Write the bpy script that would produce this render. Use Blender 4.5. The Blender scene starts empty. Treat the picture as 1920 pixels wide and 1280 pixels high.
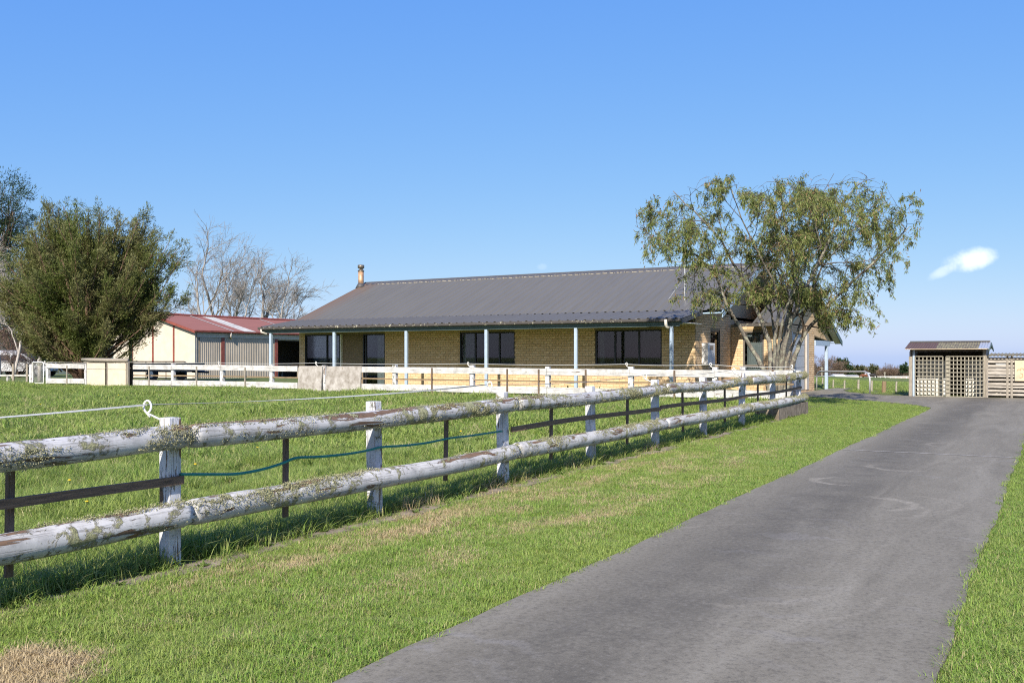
import bpy, bmesh, math, random
import numpy as np
from mathutils import Vector, Matrix, noise as mnoise

# ------------------------------------------------------------------ camera, sky, sun, exposure
scn = bpy.context.scene
col = scn.collection
F = 1777.0                      # focal length in pixels of a 1920 wide frame
HZ = 670.0                      # pixel row of eye level
CH = 1.55                       # eye height
cam_d = bpy.data.cameras.new('camera')
cam = bpy.data.objects.new('camera', cam_d)
col.objects.link(cam)
cam.location = (0, 0, CH)
cam.rotation_euler = (math.radians(90), 0, math.radians(30))
cam_d.sensor_width = 36.0
cam_d.lens = F / 1920 * 36.0
cam_d.shift_y = (HZ - 640) / 1920
cam_d.clip_start = 0.05
cam_d.clip_end = 9000
scn.camera = cam

SUN_AZ = math.radians(18)
SUN_EL = math.radians(36)
sun_v = Vector((math.sin(SUN_AZ) * math.cos(SUN_EL), -math.cos(SUN_AZ) * math.cos(SUN_EL), math.sin(SUN_EL)))
world = bpy.data.worlds.new('World')
scn.world = world
world.use_nodes = True
wn, wl = world.node_tree.nodes, world.node_tree.links
wn.clear()
w_out = wn.new('ShaderNodeOutputWorld')
w_bg = wn.new('ShaderNodeBackground')
w_sky = wn.new('ShaderNodeTexSky')
w_sky.sky_type = 'NISHITA'
w_sky.sun_disc = False
w_sky.sun_elevation = SUN_EL
w_sky.sun_rotation = math.atan2(sun_v.x, sun_v.y)
w_sky.altitude = 0
w_sky.air_density = 0.65
w_sky.dust_density = 0.65
w_sky.ozone_density = 6.0
w_bg.inputs['Strength'].default_value = 0.10
wl.new(w_bg.outputs[0], w_out.inputs[0])
# colour response of the camera, one curve per channel over the whole sky
EXPO = 1.0
w_k = 1.0 / (2 ** EXPO * 0.10)


w_sep = wn.new('ShaderNodeSeparateColor')
w_com = wn.new('ShaderNodeCombineColor')
wl.new(w_sky.outputs[0], w_sep.inputs[0])
for w_i, (w_a, w_g) in enumerate(((0.182, 0.90), (0.290, 0.555), (0.80, 0.10))):
    w_p = wn.new('ShaderNodeMath')
    w_p.operation = 'POWER'
    wl.new(w_sep.outputs[w_i], w_p.inputs[0])
    w_p.inputs[1].default_value = w_g
    w_m = wn.new('ShaderNodeMath')
    w_m.operation = 'MULTIPLY'
    wl.new(w_p.outputs[0], w_m.inputs[0])
    w_m.inputs[1].default_value = w_a * w_k
    wl.new(w_m.outputs[0], w_com.inputs[w_i])
W_SKY_COL = w_com.outputs[0]

sun_d = bpy.data.lights.new('sun', 'SUN')
sun_d.energy = 4.0
sun_d.angle = math.radians(0.53)
sun_d.color = (1.0, 0.91, 0.78)
sun = bpy.data.objects.new('sun', sun_d)
col.objects.link(sun)
sun.location = (10, -30, 40)
sun.rotation_euler = (-sun_v).to_track_quat('-Z', 'Y').to_euler()

scn.view_settings.view_transform = 'Standard'
scn.view_settings.look = 'None'
scn.view_settings.exposure = EXPO
scn.view_settings.gamma = 1.0
scn.view_settings.use_curve_mapping = False
scn.cycles.use_denoising = False
scn.cycles.pixel_filter_type = 'BLACKMAN_HARRIS'
scn.cycles.filter_width = 1.1
scn.cycles.max_bounces = 8
scn.cycles.transparent_max_bounces = 12
scn.cycles.caustics_reflective = False
scn.cycles.caustics_refractive = False

RNG = np.random.default_rng(7)
random.seed(7)
C30, S30 = math.cos(math.radians(30)), 0.5


def fw(xc, zc):
    """camera-plan (right, forward) -> world x, y"""
    return (xc * C30 - zc * S30, xc * S30 + zc * C30)


def at(px, py, zc):
    x, y = fw((px - 960) / F * zc, zc)
    return Vector((x, y, CH - (py - HZ) / F * zc))


def xat(px, yplane):
    """world x where the sight line of column px meets the wall plane y = yplane"""
    q = (px - 960) / F
    dx, dy = fw(q, 1.0)
    return dx * yplane / dy


def yat(px, xplane):
    q = (px - 960) / F
    dx, dy = fw(q, 1.0)
    return dy * xplane / dx


def hit_x(px, py, xplane):
    q = (px - 960) / F
    dx, dy = fw(q, 1.0)
    t = xplane / dx
    return Vector((xplane, dy * t, CH - (py - HZ) / F * t))


def sstep(a, b, v):
    t = np.clip((v - a) / (b - a), 0, 1)
    return t * t * (3 - 2 * t)


FX = -5.593                     # line of the log fence (runs along +y)
WY = 23.8                       # line of the white fence (runs along -x)
POST0, PSTEP = 4.72, 2.386


def ground(x, y):
    x = np.asarray(x, float)
    y = np.asarray(y, float)
    c = -S30 * x + C30 * y
    base = 0.0068 * np.clip(y, 0, 36)
    # raised paddock and house platform behind the log fence
    amp = 0.05 + 0.19 * sstep(5, 19, y)
    w = 3.2 - 2.6 * sstep(15, 20.5, y)
    pad = amp * sstep(0.0, 1.0, (-5.72 - x) / w)
    # toward the garage the platform runs out into the apron
    pad = pad * (1 - sstep(24.6, 30.0, y) * sstep(-10.6, -8.6, x))
    pad = pad * (1 - 0.65 * sstep(44, 62, c))
    c0 = 38 + 28 * sstep(-9, -24, x)
    d = np.maximum(c - c0, 0)
    fall = 0.0262 * (np.sqrt(d * d + 64) - 8)
    fall = np.minimum(fall, 80)
    und = 0.025 * np.sin(x * 0.9 + 1.3) * np.sin(y * 0.7) * sstep(-6.2, -8.5, x) * (1 - sstep(22, 26, y))
    return base + pad - fall + und


def gz(x, y):
    return float(ground(x, y))


# ------------------------------------------------------------------ node and material helpers
def newmat(name):
    m = bpy.data.materials.new(name)
    m.use_nodes = True
    nt = m.node_tree
    b = nt.nodes['Principled BSDF']
    return m, nt, b


def N(nt, typ, **kw):
    n = nt.nodes.new(typ)
    for k, v in kw.items():
        if hasattr(n, k) and k not in n.inputs:
            setattr(n, k, v)
        else:
            n.inputs[k].default_value = v
    return n


def coords(nt, kind='world', scale=(1, 1, 1)):
    if kind == 'world':
        s = N(nt, 'ShaderNodeNewGeometry').outputs['Position']
    else:
        s = N(nt, 'ShaderNodeTexCoord').outputs['Object']
    mp = N(nt, 'ShaderNodeMapping')
    mp.inputs['Scale'].default_value = scale
    nt.links.new(s, mp.inputs['Vector'])
    return mp.outputs[0]


def noisef(nt, vec, scale=5, detail=4, rough=0.55, dist=0.0):
    n = N(nt, 'ShaderNodeTexNoise', Scale=scale, Detail=detail, Roughness=rough, Distortion=dist)
    nt.links.new(vec, n.inputs['Vector'])
    return n.outputs['Fac']


def ramp(nt, fac, stops):
    r = N(nt, 'ShaderNodeValToRGB')
    el = r.color_ramp.elements
    while len(el) < len(stops):
        el.new(0.5)
    for e, (p, c) in zip(el, stops):
        e.position = p
        e.color = (c, c, c, 1) if isinstance(c, (int, float)) else (*c, 1)
    nt.links.new(fac, r.inputs[0])
    return r.outputs[0]


def mix(nt, fac, a, b):
    m = N(nt, 'ShaderNodeMix', data_type='RGBA')
    for s, v in ((m.inputs[0], fac), (m.inputs[6], a), (m.inputs[7], b)):
        if isinstance(v, (int, float)):
            s.default_value = v
        elif isinstance(v, tuple):
            s.default_value = (*v, 1)
        else:
            nt.links.new(v, s)
    return m.outputs[2]


def math_(nt, op, a, b=0.0, clamp=False):
    m = N(nt, 'ShaderNodeMath', operation=op, use_clamp=clamp)
    for s, v in ((m.inputs[0], a), (m.inputs[1], b)):
        if isinstance(v, (int, float)):
            s.default_value = v
        else:
            nt.links.new(v, s)
    return m.outputs[0]


def bump(nt, b, height, strength=0.3, dist=0.01):
    n = N(nt, 'ShaderNodeBump', Strength=strength, Distance=dist)
    nt.links.new(height, n.inputs['Height'])
    nt.links.new(n.outputs[0], b.inputs['Normal'])


def simple(name, c, rough=0.7, var=0.12, scale=8, bmp=0.15, metal=0.0, c2=None, stretch=(1, 1, 1), dist=0.006, spec=0.4):
    m, nt, b = newmat(name)
    v = coords(nt, 'world', stretch)
    f = noisef(nt, v, scale, 6, 0.65)
    lo = tuple(max(0, x * (1 - var * 2)) for x in c) if c2 is None else c2
    hi = tuple(min(1, x * (1 + var)) for x in c)
    cc = ramp(nt, f, [(0.3, lo), (0.68, hi)])
    nt.links.new(cc, b.inputs['Base Color'])
    b.inputs['Roughness'].default_value = rough
    b.inputs['Metallic'].default_value = metal
    b.inputs['Specular IOR Level'].default_value = spec
    if bmp:
        bump(nt, b, f, bmp, dist)
    return m


def leafmat(name, cols, trans=0.35, rough=0.55, patch=None):
    """foliage: colour differs leaf by leaf"""
    m, nt, b = newmat(name)
    g = N(nt, 'ShaderNodeNewGeometry')
    n = len(cols)
    cc = ramp(nt, g.outputs['Random Per Island'], [(i / max(1, n - 1), c) for i, c in enumerate(cols)])
    if patch:
        f = noisef(nt, coords(nt, 'world'), patch[0], 3)
        k = ramp(nt, f, [(0.42, 0.0), (0.62, 1.0)])
        cc = mix(nt, math_(nt, 'MULTIPLY', k, patch[2]), cc, patch[1])
    nt.links.new(cc, b.inputs['Base Color'])
    b.inputs['Roughness'].default_value = rough
    b.inputs['Specular IOR Level'].default_value = 0.25
    t = N(nt, 'ShaderNodeBsdfTranslucent')
    nt.links.new(cc, t.inputs['Color'])
    mx = N(nt, 'ShaderNodeMixShader', Fac=trans)
    nt.links.new(b.outputs[0], mx.inputs[1])
    nt.links.new(t.outputs[0], mx.inputs[2])
    nt.links.new(mx.outputs[0], nt.nodes['Material Output'].inputs['Surface'])
    return m


# ------------------------------------------------------------------ mesh helpers
class MB:
    def __init__(s):
        s.v, s.f = [], []

    def add(s, vs, fs):
        o = len(s.v)
        s.v.extend([tuple(p) for p in vs])
        s.f.extend([tuple(i + o for i in f) for f in fs])
        return s

    def box(s, x0, x1, y0, y1, z0, z1):
        x0, x1 = min(x0, x1), max(x0, x1)
        y0, y1 = min(y0, y1), max(y0, y1)
        z0, z1 = min(z0, z1), max(z0, z1)
        return s.add([(x0, y0, z0), (x1, y0, z0), (x1, y1, z0), (x0, y1, z0), (x0, y0, z1), (x1, y0, z1), (x1, y1, z1), (x0, y1, z1)],
                     [(3, 2, 1, 0), (4, 5, 6, 7), (0, 1, 5, 4), (1, 2, 6, 5), (2, 3, 7, 6), (3, 0, 4, 7)])

    def beam(s, p, q, w, h, up=(0, 0, 1)):
        p, q = Vector(p), Vector(q)
        d = (q - p).normalized()
        u = Vector(up)
        a = d.cross(u)
        if a.length < 1e-5:
            a = d.cross(Vector((0, 1, 0)))
        a.normalize()
        u = a.cross(d).normalized()
        a = a * w / 2
        u = u * h / 2
        return s.add([p - a - u, p + a - u, p + a + u, p - a + u, q - a - u, q + a - u, q + a + u, q - a + u],
                     [(0, 1, 2, 3), (7, 6, 5, 4), (1, 0, 4, 5), (2, 1, 5, 6), (3, 2, 6, 7), (0, 3, 7, 4)])

    def tube(s, pts, rad, n=8, cap=True):
        pts = [Vector(p) for p in pts]
        if isinstance(rad, (int, float)):
            rad = [rad] * len(pts)
        o = len(s.v)
        ref = None
        for i, p in enumerate(pts):
            d = (pts[min(i + 1, len(pts) - 1)] - pts[max(i - 1, 0)])
            if d.length < 1e-9:
                d = Vector((0, 0, 1))
            d.normalize()
            if ref is None:
                ref = d.orthogonal().normalized()
            a = ref - d * ref.dot(d)
            if a.length < 1e-4:
                a = d.orthogonal()
            a.normalize()
            ref = a
            b = d.cross(a)
            for k in range(n):
                t = 2 * math.pi * k / n
                s.v.append(tuple(p + (a * math.cos(t) + b * math.sin(t)) * rad[i]))
        for i in range(len(pts) - 1):
            for k in range(n):
                k2 = (k + 1) % n
                s.f.append((o + i * n + k, o + i * n + k2, o + (i + 1) * n + k2, o + (i + 1) * n + k))
        if cap:
            s.f.append(tuple(o + k for k in reversed(range(n))))
            s.f.append(tuple(o + (len(pts) - 1) * n + k for k in range(n)))
        return s

    def prism(s, poly, ext):
        """poly: list of 3-D points, ext: extrusion vector"""
        n = len(poly)
        e = Vector(ext)
        vs = [Vector(p) for p in poly] + [Vector(p) + e for p in poly]
        fs = [tuple(range(n)), tuple(reversed(range(n, 2 * n)))]
        for i in range(n):
            j = (i + 1) % n
            fs.append((j, i, n + i, n + j))
        return s.add(vs, fs)

    def build(s, name, m, parent=None, smooth=False, bevel=0.0):
        off = Vector(parent.matrix_world.translation) if parent is not None else Vector((0, 0, 0))
        if parent is not None:
            off = wloc(parent)
        me = bpy.data.meshes.new(name)
        me.from_pydata([(x - off.x, y - off.y, z - off.z) for x, y, z in s.v], [], s.f)
        bm = bmesh.new()
        bm.from_mesh(me)
        bmesh.ops.recalc_face_normals(bm, faces=bm.faces)
        bm.to_mesh(me)
        bm.free()
        if smooth:
            me.shade_smooth()
        me.materials.append(m)
        o = bpy.data.objects.new(name, me)
        col.objects.link(o)
        o.parent = parent
        if bevel:
            md = o.modifiers.new('bevel', 'BEVEL')
            md.width = bevel
            md.segments = 2
            md.limit_method = 'ANGLE'
        return o


def wloc(o):
    p = Vector(o.location)
    while o.parent is not None:
        o = o.parent
        p = p + Vector(o.location)
    return p


def tag(o, label=None, cat=None, group=None, kind=None):
    if label:
        o['label'] = label
    if cat:
        o['category'] = cat
    if group:
        o['group'] = group
    if kind:
        o['kind'] = kind
    return o


def empty(name, loc, label=None, cat=None, group=None):
    o = bpy.data.objects.new(name, None)
    o.empty_display_size = 0.2
    col.objects.link(o)
    o.location = loc
    return tag(o, label, cat, group)


def quads_obj(name, V, m, parent=None, nper=4):
    """V: (n, nper, 3) array of separate faces"""
    n = len(V)
    off = np.array(wloc(parent)) if parent is not None else np.zeros(3)
    me = bpy.data.meshes.new(name)
    me.vertices.add(n * nper)
    me.vertices.foreach_set('co', (V.reshape(-1, 3) - off).astype(np.float32).ravel())
    me.loops.add(n * nper)
    me.loops.foreach_set('vertex_index', np.arange(n * nper, dtype=np.int32))
    me.polygons.add(n)
    me.polygons.foreach_set('loop_start', np.arange(0, n * nper, nper, dtype=np.int32))
    me.update(calc_edges=True)
    me.validate()
    me.materials.append(m)
    o = bpy.data.objects.new(name, me)
    col.objects.link(o)
    o.parent = parent
    return o


def unit(a):
    return a / np.maximum(np.linalg.norm(a, axis=-1, keepdims=True), 1e-9)


def leaf_quads(pos, d, length, width, rng, fold=0.0):
    """diamond leaves starting at pos, pointing along d"""
    n = len(pos)
    d = unit(d)
    r = unit(np.cross(d, rng.normal(size=(n, 3))))
    L = length * rng.uniform(0.65, 1.25, (n, 1))
    Wd = width * rng.uniform(0.7, 1.3, (n, 1))
    u = unit(np.cross(d, r))
    V = np.empty((n, 4, 3))
    V[:, 0] = pos
    V[:, 1] = pos + d * L * 0.45 + r * Wd * 0.5 + u * fold * Wd
    V[:, 2] = pos + d * L
    V[:, 3] = pos + d * L * 0.45 - r * Wd * 0.5 + u * fold * Wd
    return V


# ------------------------------------------------------------------ materials
def ground_mat():
    m, nt, b = newmat('ground_soil_and_grass')
    p = coords(nt, 'world')
    f1 = noisef(nt, p, 0.55, 5, 0.6)
    f2 = noisef(nt, p, 7, 6, 0.7)
    f3 = noisef(nt, p, 55, 3, 0.6)
    green = mix(nt, f2, (0.072, 0.098, 0.030), (0.145, 0.160, 0.060))
    green = mix(nt, ramp(nt, f1, [(0.42, 0.0), (0.62, 1.0)]), green, (0.125, 0.165, 0.055))
    straw = mix(nt, f3, (0.20, 0.165, 0.085), (0.36, 0.29, 0.16))
    k = straw_mask(nt)
    cc = mix(nt, k, green, straw)
    nt.links.new(cc, b.inputs['Base Color'])
    b.inputs['Roughness'].default_value = 0.95
    b.inputs['Specular IOR Level'].default_value = 0.1
    bump(nt, b, math_(nt, 'ADD', f2, f3), 0.6, 0.03)
    return m


def straw_mask(nt):
    """dry patches in the mown verge: world position between fence and drive, in blotches"""
    g = N(nt, 'ShaderNodeNewGeometry')
    sep = N(nt, 'ShaderNodeSeparateXYZ')
    nt.links.new(g.outputs['Position'], sep.inputs[0])
    x, y = sep.outputs[0], sep.outputs[1]
    near = N(nt, 'ShaderNodeMapRange', interpolation_type='SMOOTHSTEP')
    nt.links.new(x, near.inputs[0])
    near.inputs[1].default_value, near.inputs[2].default_value = -2.9, -4.1
    far = N(nt, 'ShaderNodeMapRange', interpolation_type='SMOOTHSTEP')
    nt.links.new(x, far.inputs[0])
    far.inputs[1].default_value, far.inputs[2].default_value = -5.75, -5.45
    along = N(nt, 'ShaderNodeMapRange', interpolation_type='SMOOTHSTEP')
    nt.links.new(y, along.inputs[0])
    along.inputs[1].default_value, along.inputs[2].default_value = 21.0, 11.0
    mp = N(nt, 'ShaderNodeMapping')
    mp.inputs['Scale'].default_value = (1.5, 0.75, 1)
    nt.links.new(g.outputs['Position'], mp.inputs[0])
    nf = noisef(nt, mp.outputs[0], 1.15, 6, 0.68)
    blot = ramp(nt, nf, [(0.42, 0.0), (0.69, 1.0)])
    a = math_(nt, 'MULTIPLY', near.outputs[0], far.outputs[0])
    a = math_(nt, 'MULTIPLY', a, along.outputs[0])
    near_y = N(nt, 'ShaderNodeMapRange', interpolation_type='SMOOTHSTEP')
    nt.links.new(y, near_y.inputs[0])
    near_y.inputs[1].default_value, near_y.inputs[2].default_value = 2.5, 7.0
    near_y.inputs[3].default_value = 0.35
    a = math_(nt, 'MULTIPLY', a, near_y.outputs[0])
    a = math_(nt, 'MULTIPLY', a, blot)
    # bare dry corner by the fence nearest the viewer
    cx = math_(nt, 'MULTIPLY', math_(nt, 'ADD', x, 4.35), 1.0)
    cy = math_(nt, 'ADD', y, -2.72)
    r2 = math_(nt, 'ADD', math_(nt, 'MULTIPLY', cx, cx), math_(nt, 'MULTIPLY', cy, cy))
    r2 = math_(nt, 'ADD', r2, math_(nt, 'MULTIPLY', nf, 0.9))
    dry = N(nt, 'ShaderNodeMapRange', interpolation_type='SMOOTHSTEP')
    nt.links.new(r2, dry.inputs[0])
    dry.inputs[1].default_value, dry.inputs[2].default_value = 0.80, 0.42
    return math_(nt, 'MAXIMUM', a, dry.outputs[0], True)


def grass_mat(name, cols, straw=(0.52, 0.42, 0.25), tone=1.0):
    m, nt, b = newmat(name)
    g = N(nt, 'ShaderNodeNewGeometry')
    oi = N(nt, 'ShaderNodeObjectInfo')
    r = math_(nt, 'FRACT', math_(nt, 'ADD', g.outputs['Random Per Island'], oi.outputs['Random']))
    cc = ramp(nt, r, [(i / (len(cols) - 1), c) for i, c in enumerate(cols)])
    f = noisef(nt, coords(nt, 'world'), 0.55, 5, 0.7)
    cc = mix(nt, ramp(nt, f, [(0.40, 0.0), (0.66, 0.75)]), cc, (0.295, 0.375, 0.09))
    k = straw_mask(nt)
    k2 = ramp(nt, math_(nt, 'ADD', k, math_(nt, 'MULTIPLY', math_(nt, 'SUBTRACT', r, 0.5), 0.7)), [(0.35, 0.0), (0.6, 1.0)])
    cc = mix(nt, k2, cc, straw)
    nt.links.new(cc, b.inputs['Base Color'])
    b.inputs['Roughness'].default_value = 0.5
    b.inputs['Specular IOR Level'].default_value = 0.3
    t = N(nt, 'ShaderNodeBsdfTranslucent')
    nt.links.new(cc, t.inputs['Color'])
    mx = N(nt, 'ShaderNodeMixShader', Fac=0.38)
    nt.links.new(b.outputs[0], mx.inputs[1])
    nt.links.new(t.outputs[0], mx.inputs[2])
    nt.links.new(mx.outputs[0], nt.nodes['Material Output'].inputs['Surface'])
    return m


def gpt(px, py):
    zc = CH * F / (py - 658.0)
    return fw((px - 960) / F * zc, zc)


SCUFFS = []
for (spx, spy, sr, sw, sa, ss, sm_) in ((1625, 948, 0.42, 0.10, 20, 95, 0.75), (1600, 955, 0.66, 0.06, 10, 70, 0.45), (1668, 946, 0.62, 0.05, 15, 75, 0.4), (1588, 906, 0.34, 0.09, 200, 100, 0.8), (1690, 880, 0.36, 0.10, 240, 100, 0.65),
                                       (1735, 862, 0.55, 0.05, 10, 80, 0.4), (1790, 838, 0.40, 0.08, 180, 90, 0.55), (1760, 818, 0.36, 0.07, 100, 80, 0.4), (1330, 1075, 0.9, 0.05, 330, 60, 0.35), (1340, 1085, 1.1, 0.045, 330, 55, 0.3),
                                       (1180, 1240, 3.2, 0.05, 25, 28, 0.35), (1180, 1240, 3.42, 0.05, 25, 28, 0.35), (1400, 1130, 4.2, 0.06, 160, 30, 0.3), (1400, 1130, 4.45, 0.05, 160, 30, 0.3), (1490, 1060, 1.5, 0.05, 150, 45, 0.3)):
    SCUFFS.append((gpt(spx, spy), sr, sw, math.radians(sa), math.radians(ss), sm_))


def drive_mat():
    m, nt, b = newmat('worn_grey_concrete_drive')
    p = coords(nt, 'world')
    ps = coords(nt, 'world', (1.6, 0.22, 1))
    big = noisef(nt, ps, 1.3, 5, 0.6, 0.8)
    mid = noisef(nt, p, 2.2, 6, 0.65)
    fine = noisef(nt, p, 130, 4, 0.75)
    cc = ramp(nt, big, [(0.3, (0.145, 0.132, 0.102)), (0.5, (0.195, 0.179, 0.141)), (0.7, (0.250, 0.232, 0.187))])
    cc = mix(nt, math_(nt, 'MULTIPLY', ramp(nt, mid, [(0.35, 0.0), (0.7, 1.0)]), 0.45), cc, (0.240, 0.221, 0.176))
    # dark traffic film along the middle of the drive
    g = N(nt, 'ShaderNodeNewGeometry')
    sep = N(nt, 'ShaderNodeSeparateXYZ')
    nt.links.new(g.outputs['Position'], sep.inputs[0])
    off = math_(nt, 'ABSOLUTE', math_(nt, 'ADD', sep.outputs[0], math_(nt, 'ADD', 1.85, math_(nt, 'MULTIPLY', big, 0.5))))
    film = N(nt, 'ShaderNodeMapRange', interpolation_type='SMOOTHSTEP')
    nt.links.new(off, film.inputs[0])
    film.inputs[1].default_value, film.inputs[2].default_value = 0.75, 0.1
    fm = math_(nt, 'MULTIPLY', film.outputs[0], ramp(nt, mid, [(0.3, 0.35), (0.6, 0.85)]))
    cc = mix(nt, fm, cc, (0.102, 0.094, 0.076))
    # pale scuffs swept into curls by tyres
    wv = N(nt, 'ShaderNodeTexWave', wave_type='RINGS', bands_direction='Z')
    wv.inputs['Scale'].default_value = 2.2
    wv.inputs['Distortion'].default_value = 9
    wv.inputs['Detail'].default_value = 4
    wv.inputs['Detail Scale'].default_value = 1.1
    nt.links.new(coords(nt, 'world', (0.9, 0.35, 1)), wv.inputs['Vector'])
    sc = ramp(nt, wv.outputs['Fac'], [(0.80, 0.0), (0.97, 1.0)])
    patch = ramp(nt, noisef(nt, coords(nt, 'world', (1, 0.5, 1)), 0.9, 3), [(0.5, 0.0), (0.66, 1.0)])
    scf = math_(nt, 'MULTIPLY', math_(nt, 'MULTIPLY', sc, patch), math_(nt, 'MULTIPLY', ramp(nt, mid, [(0.4, 0.1), (0.6, 1.0)]), 0.38))
    cc = mix(nt, scf, cc, (0.26, 0.25, 0.24))
    # crescent tyre scuffs and long faint tracks left by turning wheels
    brk = ramp(nt, noisef(nt, coords(nt, 'world', (1, 0.6, 1)), 9, 5, 0.75), [(0.38, 0.0), (0.62, 1.0)])
    tot = None
    for (sx, sy), r0, w0, ang, spread, amt in SCUFFS:
        cxn = math_(nt, 'SUBTRACT', sep.outputs[0], sx)
        cyn = math_(nt, 'SUBTRACT', sep.outputs[1], sy)
        dd = math_(nt, 'SQRT', math_(nt, 'ADD', math_(nt, 'MULTIPLY', cxn, cxn), math_(nt, 'MULTIPLY', cyn, cyn)))
        ring = N(nt, 'ShaderNodeMapRange', interpolation_type='SMOOTHSTEP')
        nt.links.new(math_(nt, 'ABSOLUTE', math_(nt, 'SUBTRACT', math_(nt, 'ADD', dd, math_(nt, 'MULTIPLY', math_(nt, 'SUBTRACT', mid, 0.5), 0.35)), r0)), ring.inputs[0])
        ring.inputs[1].default_value, ring.inputs[2].default_value = w0, 0.0
        dirn = math_(nt, 'DIVIDE', math_(nt, 'ADD', math_(nt, 'MULTIPLY', cxn, math.cos(ang)), math_(nt, 'MULTIPLY', cyn, math.sin(ang))), math_(nt, 'ADD', dd, 0.001))
        arc = N(nt, 'ShaderNodeMapRange', interpolation_type='SMOOTHSTEP')
        nt.links.new(dirn, arc.inputs[0])
        arc.inputs[1].default_value, arc.inputs[2].default_value = math.cos(spread), min(1.0, math.cos(spread * 0.4))
        one = math_(nt, 'MULTIPLY', math_(nt, 'MULTIPLY', ring.outputs[0], arc.outputs[0]), amt)
        tot = one if tot is None else math_(nt, 'MAXIMUM', tot, one)
    tot = math_(nt, 'MULTIPLY', tot, math_(nt, 'ADD', 0.25, math_(nt, 'MULTIPLY', brk, 0.75)), True)
    cc = mix(nt, math_(nt, 'MULTIPLY', tot, 0.9), cc, (0.36, 0.33, 0.27))
    cc = mix(nt, ramp(nt, fine, [(0.3, 0.55), (0.7, 0.0)]), cc, mix(nt, 0.5, cc, (0.03, 0.03, 0.03)))
    cc = mix(nt, ramp(nt, fine, [(0.60, 0.0), (0.76, 0.5)]), cc, (0.30, 0.29, 0.28))
    grain = noisef(nt, p, 30, 5, 0.8)
    cc = mix(nt, ramp(nt, grain, [(0.36, 0.5), (0.5, 0.0)]), cc, (0.06, 0.056, 0.05))
    cc = mix(nt, ramp(nt, grain, [(0.54, 0.0), (0.68, 0.4)]), cc, (0.24, 0.228, 0.21))
    nt.links.new(cc, b.inputs['Base Color'])
    b.inputs['Roughness'].default_value = 0.88
    b.inputs['Specular IOR Level'].default_value = 0.25
    bump(nt, b, math_(nt, 'ADD', fine, math_(nt, 'MULTIPLY', mid, 0.5)), 0.35, 0.006)
    return m


def log_mat(name, axis='y', lichen=1.0, wood=(0.14, 0.09, 0.06), paint=(0.49, 0.49, 0.495), peel=0.575):
    """old white paint, flaking off in long strips, with lichen crusts"""
    m, nt, b = newmat(name)
    st = {'y': (9, 1.1, 9), 'z': (9, 9, 1.6), 'x': (1.1, 9, 9)}[axis]
    sc_ = {'y': (60, 2.2, 60), 'z': (60, 60, 3), 'x': (2.2, 60, 60)}[axis]
    pl = coords(nt, 'world', st)
    p = coords(nt, 'world')
    flake = noisef(nt, pl, 1.6, 7, 0.62, 0.4)
    crack = noisef(nt, coords(nt, 'world', sc_), 1.0, 4, 0.6)
    grime = noisef(nt, p, 5, 5, 0.65)
    pc = ramp(nt, grime, [(0.3, tuple(c * 0.62 for c in paint)), (0.58, paint), (0.8, tuple(min(0.85, c * 1.14) for c in paint))])
    pc = mix(nt, ramp(nt, crack, [(0.34, 0.7), (0.42, 0.0)]), pc, (0.22, 0.21, 0.20))
    wd = mix(nt, crack, tuple(c * 0.5 for c in wood), tuple(c * 1.7 for c in wood))
    gq = N(nt, 'ShaderNodeNewGeometry')
    sq = N(nt, 'ShaderNodeSeparateXYZ')
    nt.links.new(gq.outputs['Normal'], sq.inputs[0])
    flake = math_(nt, 'ADD', flake, math_(nt, 'MULTIPLY', ramp(nt, sq.outputs[2], [(0.45, 0.0), (0.95, 1.0)]), 0.07 if axis == 'y' else 0.0))
    pk = ramp(nt, flake, [(peel, 0.0), (peel + 0.025, 1.0)])
    cc = mix(nt, pk, pc, wd)
    g = N(nt, 'ShaderNodeNewGeometry')
    lic = noisef(nt, p, 6.5, 8, 0.72, 0.3)
    lp = noisef(nt, coords(nt, 'world', (1, 0.8, 1)), 1.7, 3, 0.5)
    lk = math_(nt, 'ADD', lic, math_(nt, 'MULTIPLY', math_(nt, 'SUBTRACT', lp, 0.5), 0.5 * lichen))
    lk = ramp(nt, lk, [(0.585 - 0.045 * lichen, 0.0), (0.635 - 0.045 * lichen, 1.0 if lichen else 0.0)])
    lcol = ramp(nt, noisef(nt, p, 34, 5, 0.7), [(0.3, (0.115, 0.118, 0.062)), (0.5, (0.28, 0.28, 0.155)), (0.72, (0.43, 0.42, 0.265))])
    cc = mix(nt, lk, cc, lcol)
    nt.links.new(cc, b.inputs['Base Color'])
    b.inputs['Roughness'].default_value = 0.72
    b.inputs['Specular IOR Level'].default_value = 0.3
    h = math_(nt, 'SUBTRACT', math_(nt, 'MULTIPLY', lk, math_(nt, 'ADD', 0.6, noisef(nt, p, 60, 4, 0.7))), math_(nt, 'MULTIPLY', pk, 0.45))
    h = math_(nt, 'ADD', h, math_(nt, 'MULTIPLY', ramp(nt, crack, [(0.36, 0.0), (0.46, 1.0)]), 0.25))
    bump(nt, b, h, 0.9, 0.012)
    return m


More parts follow.
